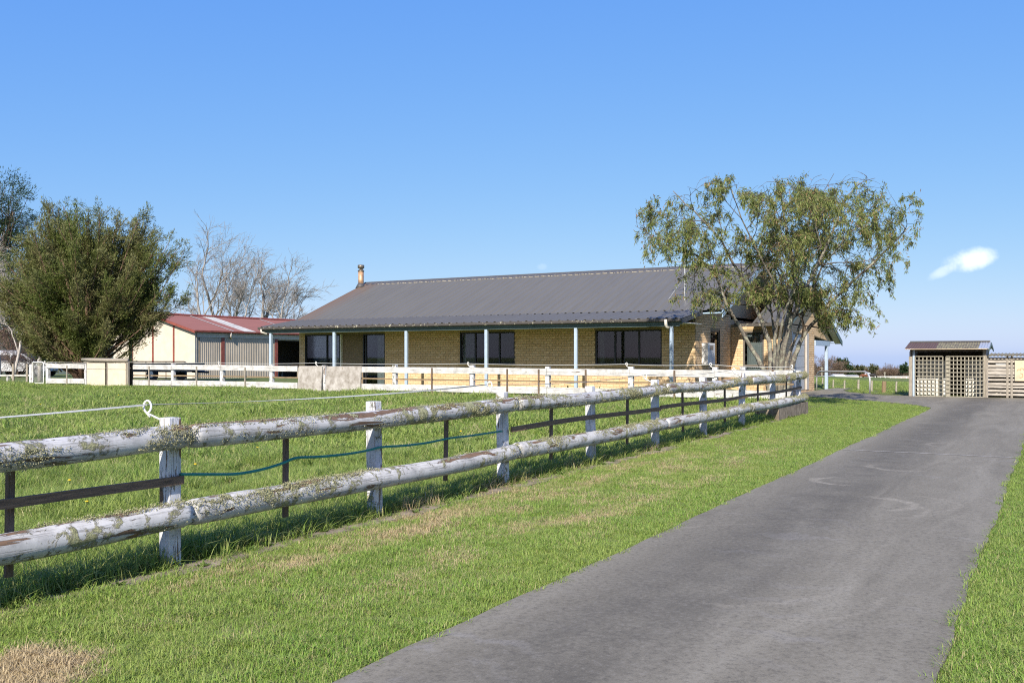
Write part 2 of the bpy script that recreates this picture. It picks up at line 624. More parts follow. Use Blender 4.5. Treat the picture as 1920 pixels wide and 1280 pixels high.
def brick_mat():
    m, nt, b = newmat('buff_brick')
    g = N(nt, 'ShaderNodeNewGeometry')
    oi = N(nt, 'ShaderNodeObjectInfo')
    r = math_(nt, 'FRACT', math_(nt, 'ADD', g.outputs['Random Per Island'], oi.outputs['Random']))
    cc = ramp(nt, r, [(0, (0.58, 0.405, 0.235)), (0.5, (0.655, 0.470, 0.285)), (1, (0.71, 0.525, 0.335))])
    f = noisef(nt, coords(nt, 'world'), 38, 5, 0.7)
    cc = mix(nt, ramp(nt, f, [(0.3, 0.35), (0.62, 0.0)]), cc, (0.40, 0.275, 0.125))
    nt.links.new(cc, b.inputs['Base Color'])
    b.inputs['Roughness'].default_value = 0.85
    b.inputs['Specular IOR Level'].default_value = 0.2
    bump(nt, b, f, 0.35, 0.004)
    return m


def roof_mat(name, base, stain=None, x_stain=None, rough=0.5, lichen=0.0, lcol=(0.42, 0.40, 0.30)):
    m, nt, b = newmat(name)
    p = coords(nt, 'world')
    f = noisef(nt, coords(nt, 'world', (3.5, 0.45, 0.45)), 1.2, 6, 0.6)
    cc = ramp(nt, f, [(0.3, tuple(c * 0.93 for c in base)), (0.7, tuple(c * 1.06 for c in base))])
    if stain:
        g = N(nt, 'ShaderNodeNewGeometry')
        sep = N(nt, 'ShaderNodeSeparateXYZ')
        nt.links.new(g.outputs['Position'], sep.inputs[0])
        mr = N(nt, 'ShaderNodeMapRange', interpolation_type='SMOOTHSTEP')
        nt.links.new(math_(nt, 'ADD', sep.outputs[0], math_(nt, 'MULTIPLY', f, 0.9)), mr.inputs[0])
        mr.inputs[1].default_value, mr.inputs[2].default_value = x_stain
        cc = mix(nt, math_(nt, 'MULTIPLY', mr.outputs[0], 0.8), cc, stain)
    if lichen:
        l = noisef(nt, p, 9, 7, 0.75)
        cc = mix(nt, ramp(nt, l, [(lichen, 0.0), (lichen + 0.06, 1.0)]), cc, lcol)
    nt.links.new(cc, b.inputs['Base Color'])
    b.inputs['Roughness'].default_value = rough
    b.inputs['Specular IOR Level'].default_value = 0.35
    return m


def glass_mat():
    m, nt, b = newmat('window_glass')
    b.inputs['Base Color'].default_value = (0.02, 0.025, 0.03, 1)
    b.inputs['Roughness'].default_value = 0.03
    t = N(nt, 'ShaderNodeBsdfTransparent')
    t.inputs['Color'].default_value = (0.62, 0.66, 0.67, 1)
    gl = N(nt, 'ShaderNodeBsdfGlossy')
    gl.inputs['Roughness'].default_value = 0.02
    fr = N(nt, 'ShaderNodeFresnel', IOR=1.5)
    mx = N(nt, 'ShaderNodeMixShader')
    fac = math_(nt, 'ADD', math_(nt, 'MULTIPLY', fr.outputs[0], 1.0), 0.0, True)
    nt.links.new(fac, mx.inputs[0])
    nt.links.new(t.outputs[0], mx.inputs[1])
    nt.links.new(gl.outputs[0], mx.inputs[2])
    nt.links.new(mx.outputs[0], nt.nodes['Material Output'].inputs['Surface'])
    return m


def bark_mat(name, c1, c2, lichen=None, scale=14):
    m, nt, b = newmat(name)
    v = coords(nt, 'world', (1, 1, 0.35))
    f = noisef(nt, v, scale, 6, 0.7)
    cc = ramp(nt, f, [(0.3, c1), (0.68, c2)])
    if lichen:
        l = noisef(nt, coords(nt, 'world'), 7, 6, 0.7)
        cc = mix(nt, ramp(nt, l, [(0.5, 0.0), (0.6, 0.85)]), cc, lichen)
    nt.links.new(cc, b.inputs['Base Color'])
    b.inputs['Roughness'].default_value = 0.9
    b.inputs['Specular IOR Level'].default_value = 0.15
    bump(nt, b, f, 0.6, 0.02)
    return m


M = {}
M['ground'] = ground_mat()
M['drive'] = drive_mat()
M['log'] = log_mat('peeling_white_log', 'y', 1.0)
M['log_low'] = log_mat('peeling_white_log_lower', 'y', 0.75, peel=0.60)
M['post'] = log_mat('peeling_white_post', 'z', 0.35, peel=0.60, paint=(0.60, 0.61, 0.63))
M['batten'] = simple('grey_brown_batten', (0.145, 0.105, 0.075), 0.85, 0.3, 6, 0.4, stretch=(20, 20, 1.5))
M['midrail'] = simple('brown_weathered_rail', (0.175, 0.115, 0.075), 0.8, 0.35, 4, 0.4, c2=(0.075, 0.052, 0.036), stretch=(22, 1.6, 22))
M['midrail_x'] = simple('brown_weathered_rail_far', (0.24, 0.175, 0.105), 0.8, 0.3, 4, 0.3, stretch=(1.6, 22, 22))
M['white_board'] = log_mat('white_painted_board', 'x', 0.0, peel=0.655, paint=(0.55, 0.55, 0.54))
M['grey_post'] = simple('grey_weathered_post', (0.30, 0.27, 0.225), 0.85, 0.25, 5, 0.4, stretch=(14, 14, 1.2))
M['hook'] = simple('white_insulator', (0.78, 0.78, 0.76), 0.4, 0.05, 20, 0)
M['tape'] = simple('white_electric_tape', (0.46, 0.47, 0.46), 0.5, 0.12, 60, 0)
M['wire'] = simple('dull_wire', (0.28, 0.28, 0.28), 0.5, 0.1, 60, 0, 0.4)
M['hose'] = simple('green_hose', (0.016, 0.225, 0.175), 0.45, 0.2, 90, 0.2)
M['kerb'] = simple('old_concrete', (0.225, 0.185, 0.145), 0.92, 0.3, 7, 0.6, c2=(0.10, 0.08, 0.06))
M['slab_panel'] = simple('stained_concrete_panel', (0.36, 0.345, 0.325), 0.9, 0.22, 5, 0.5, c2=(0.20, 0.178, 0.15))
M['brick'] = brick_mat()
M['mortar'] = simple('mortar', (0.29, 0.225, 0.14), 0.95, 0.15, 30, 0.3)
M['sill'] = simple('buff_brick_sill', (0.52, 0.36, 0.17), 0.85, 0.12, 20, 0.2)
M['roof'] = roof_mat('dark_grey_ribbed_roof', (0.111, 0.107, 0.094), (0.145, 0.088, 0.052), (-25.3, -27.3), 0.48)
M['roof_low'] = roof_mat('dark_grey_ribbed_verandah_roof', (0.099, 0.096, 0.088), None, None, 0.5)
M['ridge'] = roof_mat('ridge_cap', (0.072, 0.072, 0.075), None, None, 0.5)
M['ridge_edge'] = simple('pale_lichen_ridge_edge', (0.30, 0.275, 0.225), 0.8, 0.3, 9, 0.2)
M['gutter'] = roof_mat('dark_gutter_with_lichen', (0.070, 0.064, 0.060), None, None, 0.55, 0.57)
M['fascia'] = simple('dark_green_fascia', (0.10, 0.15, 0.15), 0.6, 0.1, 6, 0)
M['blue'] = simple('pale_blue_paint', (0.36, 0.455, 0.57), 0.5, 0.08, 9, 0.05)
M['blue_barge'] = simple('pale_blue_barge', (0.34, 0.47, 0.60), 0.55, 0.2, 11, 0.1)
M['soffit'] = simple('soffit_lining', (0.74, 0.73, 0.69), 0.8, 0.06, 5, 0)
M['joinery'] = simple('black_aluminium', (0.020, 0.022, 0.025), 0.4, 0.1, 30, 0)
M['joinery_brown'] = simple('grey_brown_aluminium', (0.17, 0.15, 0.13), 0.45, 0.1, 30, 0)
M['glass'] = glass_mat()
M['curtain'] = simple('pale_curtain', (0.78, 0.78, 0.76), 0.9, 0.06, 20, 0)
M['curtain_green'] = simple('grey_green_curtain', (0.42, 0.46, 0.43), 0.9, 0.06, 20, 0)
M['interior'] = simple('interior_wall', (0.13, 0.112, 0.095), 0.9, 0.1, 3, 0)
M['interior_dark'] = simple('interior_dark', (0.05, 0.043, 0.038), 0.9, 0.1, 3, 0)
M['tan_panel'] = simple('tan_lined_wall', (0.215, 0.165, 0.115), 0.8, 0.06, 5, 0.05)
M['pipe'] = simple('cream_downpipe', (0.52, 0.50, 0.44), 0.5, 0.15, 9, 0.05)
M['flue'] = simple('rusted_flue', (0.52, 0.33, 0.19), 0.5, 0.3, 5, 0.1, 0.3, c2=(0.23, 0.14, 0.09))
M['flue_cap'] = simple('sooty_flue_cowl', (0.17, 0.15, 0.12), 0.45, 0.25, 8, 0, 0.5)
M['galv'] = simple('galvanised_pipe', (0.55, 0.56, 0.57), 0.42, 0.1, 12, 0, 0.55)
M['white_plastic'] = simple('white_cabinet', (0.76, 0.77, 0.77), 0.45, 0.03, 8, 0)
M['grey_plastic'] = simple('grey_cabinet_side', (0.50, 0.52, 0.54), 0.5, 0.03, 8, 0)
M['garage_door'] = simple('grey_garage_door', (0.36, 0.385, 0.415), 0.5, 0.05, 6, 0.03)
M['cream'] = simple('cream_cladding', (0.58, 0.52, 0.435), 0.7, 0.06, 2, 0.03)
M['cream_panel'] = simple('cream_ply_panel', (0.60, 0.53, 0.41), 0.7, 0.07, 3, 0.05)
M['corr'] = simple('grey_beige_corrugated', (0.40, 0.355, 0.295), 0.55, 0.1, 3, 0, stretch=(1, 1, 0.3))
M['red'] = simple('rust_red_trim', (0.225, 0.062, 0.045), 0.65, 0.2, 5, 0.05)
M['red_roof'] = roof_mat('faded_red_roof', (0.185, 0.082, 0.068), None, None, 0.55)
M['clear_roof'] = simple('translucent_roof_sheet', (0.36, 0.36, 0.355), 0.5, 0.2, 3, 0)
M['shed_trim'] = simple('shed_pale_trim', (0.50, 0.46, 0.41), 0.6, 0.08, 4, 0)
M['timber'] = simple('grey_lattice_timber', (0.33, 0.31, 0.25), 0.85, 0.25, 8, 0.3, stretch=(3, 3, 3))
M['slat'] = simple('pale_weathered_slat', (0.42, 0.39, 0.345), 0.85, 0.25, 4, 0.3, c2=(0.20, 0.175, 0.145), stretch=(1.2, 9, 9))
M['pale_wall'] = simple('pale_back_wall', (0.60, 0.60, 0.58), 0.8, 0.08, 4, 0.05)
M['dark_void'] = simple('dark_timber', (0.085, 0.070, 0.058), 0.9, 0.2, 4, 0)
M['old_iron'] = roof_mat('old_iron_roof', (0.105, 0.09, 0.075), None, None, 0.8, 0.47, (0.22, 0.205, 0.125))
M['rust_iron'] = roof_mat('rusty_iron_roof', (0.095, 0.060, 0.052), None, None, 0.7, 0.62, (0.2, 0.19, 0.13))
M['ply'] = simple('tan_board', (0.58, 0.475, 0.335), 0.8, 0.1, 4, 0.05)
M['rust_mark'] = simple('orange_brown_mark', (0.52, 0.36, 0.19), 0.8, 0.1, 6, 0)
M['bluewhite'] = simple('weathered_pale_board', (0.56, 0.58, 0.60), 0.8, 0.1, 4, 0.05)
M['tyre'] = simple('tyre_rubber', (0.03, 0.03, 0.03), 0.85, 0.1, 20, 0)
M['rim'] = simple('wheel_rim', (0.5, 0.5, 0.51), 0.35, 0.05, 20, 0, 0.8)
M['carglass'] = simple('car_glass', (0.03, 0.035, 0.04), 0.08, 0.05, 3, 0, spec=0.8)
M['lamp_glass'] = simple('lamp_glass', (0.65, 0.66, 0.66), 0.25, 0.05, 9, 0)
M['bark_lichen'] = bark_mat('lichened_bark', (0.075, 0.066, 0.056), (0.225, 0.205, 0.175), (0.30, 0.31, 0.235), 12)
M['bark_dark'] = bark_mat('dark_bark', (0.045, 0.036, 0.028), (0.16, 0.125, 0.095))
M['bark_pale'] = bark_mat('pale_grey_bark', (0.16, 0.148, 0.138), (0.40, 0.385, 0.37))
M['bark_birch'] = bark_mat('whitish_bark', (0.22, 0.19, 0.175), (0.55, 0.52, 0.49))
M['bark_red'] = bark_mat('reddish_bark', (0.10, 0.06, 0.045), (0.27, 0.175, 0.13))
M['leaf_willow'] = leafmat('narrow_olive_leaf', [(0.115, 0.158, 0.040), (0.175, 0.218, 0.060), (0.235, 0.262, 0.090), (0.165, 0.200, 0.070), (0.25, 0.175, 0.085)], 0.35)
M['leaf_pod'] = leafmat('dry_seed_pods', [(0.19, 0.105, 0.05), (0.30, 0.19, 0.11), (0.24, 0.16, 0.09)], 0.15)
M['leaf_kanuka'] = leafmat('fine_olive_foliage', [(0.058, 0.088, 0.020), (0.100, 0.135, 0.030), (0.155, 0.178, 0.050), (0.088, 0.116, 0.030)], 0.25, patch=(0.7, (0.25, 0.205, 0.12), 0.4))
M['leaf_pine'] = leafmat('dark_needles', [(0.016, 0.036, 0.016), (0.03, 0.058, 0.024), (0.045, 0.075, 0.03)], 0.15)
M['leaf_far'] = leafmat('far_foliage', [(0.045, 0.06, 0.025), (0.075, 0.085, 0.038), (0.10, 0.10, 0.05)], 0.2)
M['leaf_brown'] = leafmat('bare_twig_haze', [(0.13, 0.09, 0.065), (0.19, 0.135, 0.10), (0.16, 0.12, 0.085)], 0.15)
M['leaf_purple'] = leafmat('red_brown_twigs', [(0.15, 0.085, 0.075), (0.21, 0.13, 0.11), (0.12, 0.10, 0.06)], 0.15)
M['yellow'] = simple('dandelion_yellow', (0.75, 0.52, 0.02), 0.7, 0.1, 50, 0)
M['stem'] = simple('green_stem', (0.10, 0.15, 0.04), 0.7, 0.1, 50, 0)
M['turf'] = grass_mat('mown_turf', [(0.138, 0.270, 0.035), (0.215, 0.360, 0.056), (0.300, 0.430, 0.088), (0.172, 0.310, 0.045), (0.46, 0.40, 0.20), (0.115, 0.232, 0.032)])
M['long'] = grass_mat('long_grass', [(0.110, 0.212, 0.030), (0.180, 0.298, 0.050), (0.255, 0.345, 0.082), (0.40, 0.385, 0.17), (0.138, 0.255, 0.040)])
M['weed'] = leafmat('broad_weed_leaf', [(0.055, 0.105, 0.018), (0.09, 0.15, 0.03), (0.13, 0.185, 0.045)], 0.3)
M['lichen'] = leafmat('lichen_tufts', [(0.21, 0.21, 0.11), (0.31, 0.31, 0.18), (0.40, 0.395, 0.25), (0.13, 0.135, 0.085)], 0.1, 0.9)
M['hide_brown'] = simple('brown_hide', (0.16, 0.06, 0.03), 0.8, 0.15, 4, 0)
M['hide_black'] = simple('black_hide', (0.022, 0.02, 0.02), 0.75, 0.1, 4, 0)
M['hill'] = simple('distant_bush_hill', (0.06, 0.08, 0.06), 0.95, 0.15, 0.01, 0)

# ------------------------------------------------------------------ the setting: ground, drive, kerb, hills
def graded(lo, hi, step, far, growth=1.22):
    a = list(np.arange(lo, hi + 1e-6, step))
    s = step
    v = a[-1]
    while v < far:
        s *= growth
        v += s
        a.append(v)
    s = step
    v = a[0]
    b = []
    while v > -far:
        s *= growth
        v -= s
        b.append(v)
    return np.array(b[::-1] + a)


gx = graded(-34, 6, 0.33, 4000)
gy = graded(0, 44, 0.4, 4000)
X, Y = np.meshgrid(gx, gy)
Z = ground(X, Y)
nxg, nyg = len(gx), len(gy)
me = bpy.data.meshes.new('ground')
idx = np.arange(nxg * nyg).reshape(nyg, nxg)
q = np.stack([idx[:-1, :-1], idx[:-1, 1:], idx[1:, 1:], idx[1:, :-1]], -1).reshape(-1, 4)
me.from_pydata(np.stack([X, Y, Z], -1).reshape(-1, 3).tolist(), [], q.tolist())
me.shade_smooth()
me.materials.append(M['ground'])
go = bpy.data.objects.new('ground', me)
col.objects.link(go)
tag(go, kind='structure')

JOINT_Y = 15.25


def strip(name, rows, m, dz, ncol=14, thick=0.05):
    """sheet draped over the ground; rows = [(y, x_left, x_right)]"""
    vs, fs = [], []
    for y, a, b in rows:
        for k in range(ncol + 1):
            x = a + (b - a) * k / ncol
            vs.append((x, y, gz(x, y) + dz))
    n = ncol + 1
    for i in range(len(rows) - 1):
        for k in range(ncol):
            fs.append((i * n + k, i * n + k + 1, (i + 1) * n + k + 1, (i + 1) * n + k))
    # skirts
    for i in range(len(rows) - 1):
        for k in (0, ncol):
            a, b = i * n + k, (i + 1) * n + k
            o = len(vs)
            vs.append((vs[a][0], vs[a][1], vs[a][2] - thick))
            vs.append((vs[b][0], vs[b][1], vs[b][2] - thick))
            fs.append((a, b, o + 1, o))
    mb = MB().add(vs, fs)
    me = bpy.data.meshes.new(name)
    me.from_pydata(mb.v, [], mb.f)
    me.materials.append(m)
    o = bpy.data.objects.new(name, me)
    col.objects.link(o)
    return tag(o, kind='structure')


def drive_left(y):
    e = 0.012 * math.sin(y * 1.1) + 0.008 * math.sin(y * 5.7 + 1)
    t = float(sstep(27.2, 33.2, y))
    return -2.92 + e * (1 - t) - 5.3 * ((y - 27.2) / 6.0 if y > 27.2 else 0) ** 1.6 * (1 if y < 33.2 else 1) if y < 33.2 else -8.22


def drive_right(y):
    e = 0.012 * math.sin(y * 1.2 + 2) + 0.012 * math.sin(y * 6.1)
    return -0.5 + e + 6.5 * float(sstep(26.5, 31.0, y))


strip('driveway', [(y, drive_left(y), drive_right(y)) for y in np.arange(-2, JOINT_Y - 0.012, 0.3)] + [(JOINT_Y - 0.018, -2.92, -0.5)], M['drive'], 0.022)
strip('driveway', [(JOINT_Y + 0.018, -2.92, -0.5)] + [(y, drive_left(y), drive_right(y)) for y in np.arange(JOINT_Y + 0.3, 33.2, 0.3)] + [(33.2, -8.22, 6.0), (34.6, -8.22, 6.0)], M['drive'], 0.022)
strip('driveway_joint', [(JOINT_Y - 0.022, -2.9, -0.52), (JOINT_Y + 0.022, -2.9, -0.52)], simple('pale_joint_fill', (0.40, 0.385, 0.355), 0.9, 0.2, 12, 0.2), 0.0265, 4, 0.01)
strip('driveway_apron', [(34.6, -8.22, -5.3), (35.6, -8.22, -6.0), (37, -8.22, -6.9), (39, -8.22, -7.4), (41.5, -8.22, -7.6)], M['drive'], 0.022, 6)
# sunken concrete footing along the log fence
kr = [(y, FX - 0.02 + 0.03 * math.sin(y * 1.9), FX + 0.28 + 0.035 * math.sin(y * 2.7 + 1) + 0.02 * math.sin(y * 7)) for y in np.arange(0.5, 21.2, 0.25)]
strip('kerb', kr, M['kerb'], 0.014, 4, 0.04)
# patio slab under the verandah, extended forward and paled to bounce light onto brick
mb = MB().box(-28.4, -9.6, 25.3, 29.3, 0.18, 0.36)
tag(mb.build('patio', simple('pale_bounce_patio_concrete', (0.56, 0.54, 0.49), 0.9, 0.1, 3, 0.2)), kind='structure')

hill = MB()
hp = []
for i in range(61):
    a = math.radians(134 + i * 0.7)
    r = 3200
    h = 70 + 55 * mnoise.noise(Vector((i * 0.16, 3.1, 0))) + 22 * mnoise.noise(Vector((i * 0.6, 1.1, 0)))
    hp.append((r * math.cos(a), r * math.sin(a), h))
vs, fs = [], []
for i, (x, y, h) in enumerate(hp):
    vs += [(x * 0.9, y * 0.9, -60), (x, y, h - 10), (x * 1.05, y * 1.05, h), (x * 1.2, y * 1.2, -60)]
for i in range(len(hp) - 1):
    for k in range(3):
        fs.append((i * 4 + k, i * 4 + 4 + k, i * 4 + 5 + k, i * 4 + 1 + k))
ho = hill.add(vs, fs).build('hills', M['hill'], None, True)
tag(ho, kind='structure')


# ------------------------------------------------------------------ log fence along the drive
def log_mesh(y0, y1, x, zfun, r, seed, n=22, per=0.06):
    rows = max(3, int((y1 - y0) / per))
    mb = MB()
    vs, fs = [], []
    for i in range(rows + 1):
        t = i / rows
        y = y0 + (y1 - y0) * t
        rr = r * (1 + 0.05 * mnoise.noise(Vector((seed, y * 0.7, 0)))) * (1 - 0.05 * t)
        end = min(1.0, min(t, 1 - t) * rows / 1.5 * 0.5 + 0.86)
        for k in range(n):
            a = 2 * math.pi * k / n
            dv = 0.055 * mnoise.noise(Vector((math.cos(a) * 2.1 + seed * 3, y * 1.1, math.sin(a) * 2.1)))
            dv += 0.03 * mnoise.noise(Vector((math.cos(a) * 7 + seed, y * 2.4, math.sin(a) * 7)))
            q = rr * (1 + dv) * end
            vs.append((x + 0.012 * math.sin(y * 0.8 + seed) + q * math.cos(a), y, zfun(y) + q * math.sin(a)))
    for i in range(rows):
        for k in range(n):
            k2 = (k + 1) % n
            fs.append((i * n + k, i * n + k2, (i + 1) * n + k2, (i + 1) * n + k))
    fs.append(tuple(reversed(range(n))))
    fs.append(tuple(rows * n + k for k in range(n)))
    return mb.add(vs, fs)


def fbase(y):
    return 0.0068 * y


lf = empty('log_fence', (FX, POST0, fbase(POST0)), 'lichen covered white log rail fence running beside the grey driveway', 'fence')
post_y = [POST0 + PSTEP * k for k in range(-2, 9)]
RX = FX + 0.135                     # rails sit on the driveway face of the posts
for k, y in enumerate(post_y):
    zb = fbase(y)
    tl = random.uniform(-0.012, 0.012)
    mb = MB()
    hh = 1.085 + random.uniform(-0.015, 0.02)
    nseg = 8
    for sgm in range(1):
        vs, fs = [], []
        for j in range(nseg + 1):
            z = zb - 0.25 + (hh + 0.25) * j / nseg
            ox = tl * j / nseg * 2
            wv = 0.054 * (1 + 0.05 * mnoise.noise(Vector((k * 3.3, z * 4, 0))))
            for sx, sy in ((-1, -1), (1, -1), (1, 1), (-1, 1)):
                top = 0.018 * mnoise.noise(Vector((k * 7 + sx, sy, 3))) if j == nseg else 0
                vs.append((FX + ox + sx * wv, y + sy * wv, z + top))
        for j in range(nseg):
            for c in range(4):
                c2 = (c + 1) % 4
                fs.append((j * 4 + c, j * 4 + c2, j * 4 + 4 + c2, j * 4 + 4 + c))
        fs += [(3, 2, 1, 0), tuple(nseg * 4 + c for c in range(4))]
        mb.add(vs, fs)
    mb.build('post', M['post'], lf, False, 0.006)
UP = [(-2, 0), (0, 2), (2, 4), (4, 6), (6, 8)]
lichen_pts = []
for li, (ht, rad, mkey) in enumerate(((0.948, 0.089, 'log'), (0.392, 0.095, 'log_low'))):
    for i, (a, b) in enumerate(UP):
        ya = POST0 + PSTEP * a + (0.045 if a > -2 else 0)
        yb = POST0 + PSTEP * b + (0.032 if b < 8 else 0.16)
        sag = 0.018 if li == 0 else 0.012
        zf = lambda y, a=ya, b=yb, h=ht, s=sag, i=i: fbase(y) + h - s * math.sin(math.pi * (y - a) / (b - a)) + 0.012 * mnoise.noise(Vector((i * 9.1 + h, y * 0.5, 0)))
        r_ = rad * random.uniform(0.97, 1.04)
        log_mesh(ya, yb, RX, zf, r_, i * 2.7 + li * 11.3).build('rail', M[mkey], lf, True)
        # lichen tufts growing on the log
        L = yb - ya
        nt_ = int(L * (330 if li == 0 else 230))
        ys = RNG.uniform(ya, yb, nt_ * 3)
        an = RNG.normal(0.15 if li == 0 else 1.05, 0.75 if li == 0 else 0.6, nt_ * 3)
        for y, aa in zip(ys, an):
            c = mnoise.noise(Vector((math.cos(aa) * 0.7 + i * 5 + li * 3, y * 1.6, math.sin(aa) * 0.7))) + 0.6 * mnoise.noise(Vector((aa * 3, y * 7, li)))
            if c > 0.10:
                lichen_pts.append((RX + math.cos(aa) * r_ * 0.985, y, zf(y) + math.sin(aa) * r_ * 0.985, math.cos(aa), 0, math.sin(aa)))
lp = np.array(lichen_pts)
rep = 6
P = np.repeat(lp[:, :3], rep, 0) + RNG.normal(0, 0.011, (len(lp) * rep, 3)) * np.array([0.35, 1.2, 0.9])
D = np.repeat(lp[:, 3:], rep, 0) + RNG.normal(0, 0.8, (len(lp) * rep, 3))
lo = quads_obj('lichen', leaf_quads(P, D, 0.0095, 0.0085, RNG, 0.2), M['lichen'], lf)
lo['kind'] = 'stuff'
for k in range(-2, 8):
    y = POST0 + PSTEP * (k + 0.5) + random.uniform(-0.05, 0.05)
    zb = fbase(y)
    tl = random.uniform(-0.02, 0.02)
    mb = MB().beam((FX + 0.012, y - tl, zb + 0.20 + random.uniform(-0.05, 0.02)), (FX + 0.012, y + tl, zb + 1.0), 0.048, 0.03, (1, 0, 0))
    mb.build('batten', M['batten'], lf, False, 0.003)
# thin brown middle rail: missing between the third and fifth post, where the hose hangs
for a, b in ((-2, 0), (2, 4), (4, 6), (6, 8)):
    ya, yb = POST0 + PSTEP * a + 0.06, POST0 + PSTEP * b + 0.055
    mb = MB()
    n = 10
    for i in range(n):
        y1, y2 = ya + (yb - ya) * i / n, ya + (yb - ya) * (i + 1) / n
        zf = lambda y: fbase(y) + 0.640 + 0.012 * math.sin(y * 1.1 + a) - 0.01 * math.sin(y * 0.4)
        mb.add([(FX + 0.057, y1, zf(y1) - 0.03), (FX + 0.085, y1, zf(y1) - 0.03), (FX + 0.085, y1, zf(y1) + 0.03), (FX + 0.057, y1, zf(y1) + 0.03),
                (FX + 0.057, y2, zf(y2) - 0.03), (FX + 0.085, y2, zf(y2) - 0.03), (FX + 0.085, y2, zf(y2) + 0.03), (FX + 0.057, y2, zf(y2) + 0.03)],
               [(1, 0, 4, 5), (2, 1, 5, 6), (3, 2, 6, 7), (0, 3, 7, 4)] + ([(0, 1, 2, 3)] if i == 0 else []) + ([(7, 6, 5, 4)] if i == n - 1 else []))
    mb.build('middle_rail', M['midrail'], lf)


def pigtail(base, out, name='insulator_hook', parent=None, r=0.0075, sc=1.0):
    """pigtail insulator: arm and a loop at its end"""
    base = Vector(base)
    out = Vector(out).normalized()
    up = Vector((0, 0, 1))
    tip = base + (out * 0.115 + up * 0.055) * sc
    pts = [base, base + (tip - base) * 0.5, tip]
    cen = tip + up * 0.045 * sc
    for i in range(1, 15):
        a = -math.pi / 2 - 2 * math.pi * i / 15
        pts.append(cen + (out * math.cos(a) * 0.030 + up * math.sin(a) * 0.045) * sc + Vector((0.001 * i, 0, 0)))
    pts.append(tip + out * -0.012 + up * -0.03 * sc + Vector((0.018, 0, 0)))
    MB().tube(pts, r * sc, 7).build(name, M['hook'], parent, True)
    return cen


hook_pts = []
for k in (-2, 0, 2, 4, 6, 8):
    y = POST0 + PSTEP * k
    out = (-0.82, -0.45, 0) if k < 8 else (-0.9, 0.3, 0)
    hook_pts.append(pigtail((FX - 0.045, y - 0.03, fbase(y) + 1.06), out, parent=lf))
lb = empty('concrete_block', (FX + 0.08, 22.0, 0.14), 'low concrete retaining block under the far end of the log fence', 'block')
MB().box(FX - 0.35, FX + 0.2, 21.2, 24.05, 0.02, 0.455).build('block', M['kerb'], lb, False, 0.012)

for i in range(len(hook_pts) - 1):
    a, b = hook_pts[i] + Vector((0, 0, 0.015)), hook_pts[i + 1] + Vector((0, 0, 0.015))
    n = 24
    pts = []
    for j in range(n + 1):
        t = j / n
        p = a.lerp(b, t)
        p.z -= 4 * t * (1 - t) * (0.035 if i < 2 else 0.05)
        pts.append(p)
    if i < 2:
        mb = MB()
        vs, fs = [], []
        for j, p in enumerate(pts):
            tw = j * 0.12 + i
            w = Vector((math.sin(tw) * 0.0065, 0, math.cos(tw) * 0.0065))
            th = Vector((math.cos(tw) * 0.0012, 0, -math.sin(tw) * 0.0012))
            vs += [p - w - th, p + w - th, p + w + th, p - w + th]
        for j in range(n):
            for c in range(4):
                c2 = (c + 1) % 4
                fs.append((j * 4 + c, j * 4 + c2, j * 4 + 4 + c2, j * 4 + 4 + c))
        o = mb.add(vs, fs).build('electric_tape', M['tape'])
        tag(o, ['white electric fence tape running from the nearest fence hook out of the left edge', 'pale electric fence tape strung above the nearest stretch of log fence'][i], 'tape', 'electric fence lines on the log fence')
    else:
        o = MB().tube(pts, 0.004, 5).build('electric_wire', M['wire'])
        tag(o, ['dull electric wire strung from the third to the fifth log fence post', 'dull electric wire above the log fence in front of the verandah corner', 'dull electric wire above the log fence beside the multi-stemmed tree'][i - 2], 'wire', 'electric fence lines on the log fence')

# hose draped along the fence where the middle rail is missing
hx = FX + 0.068
hp_px = [(338, 889), (362, 889), (400, 889), (445, 888), (490, 880), (530, 868), (556, 858), (600, 856), (650, 851), (690, 844), (715, 838), (760, 835), (800, 830), (845, 821), (880, 817), (920, 811), (941, 808)]
hpts = [hit_x(a, b, hx) for a, b in hp_px]
sm = []
for i in range(len(hpts) - 1):
    for j in range(4):
        t = j / 4
        p0, p1, p2, p3 = hpts[max(i - 1, 0)], hpts[i], hpts[i + 1], hpts[min(i + 2, len(hpts) - 1)]
        sm.append(0.5 * ((2 * p1) + (p2 - p0) * t + (2 * p0 - 5 * p1 + 4 * p2 - p3) * t * t + (3 * p1 - p0 - 3 * p2 + p3) * t ** 3))
sm.append(hpts[-1])
o = MB().tube(sm, 0.0115, 9).build('garden_hose', M['hose'], None, True)
tag(o, 'green garden hose tied along the log fence in place of the middle rail', 'hose')

# ------------------------------------------------------------------ white board fence in front of the house
wx0 = FX
wf = empty('board_fence', (FX, WY, 0.35), 'white painted board fence across the garden in front of the house', 'fence')


def wground(x):
    return gz(x, WY)


wposts = [1392, 1340, 1182, 1026, 884, 739, 607, 508, 415, 323, 240, 160, 88]
wxs = [xat(p, WY) for p in wposts]
WLOW = 0.645


def wtop(x):
    return 1.135 + 0.0026 * (FX - x)

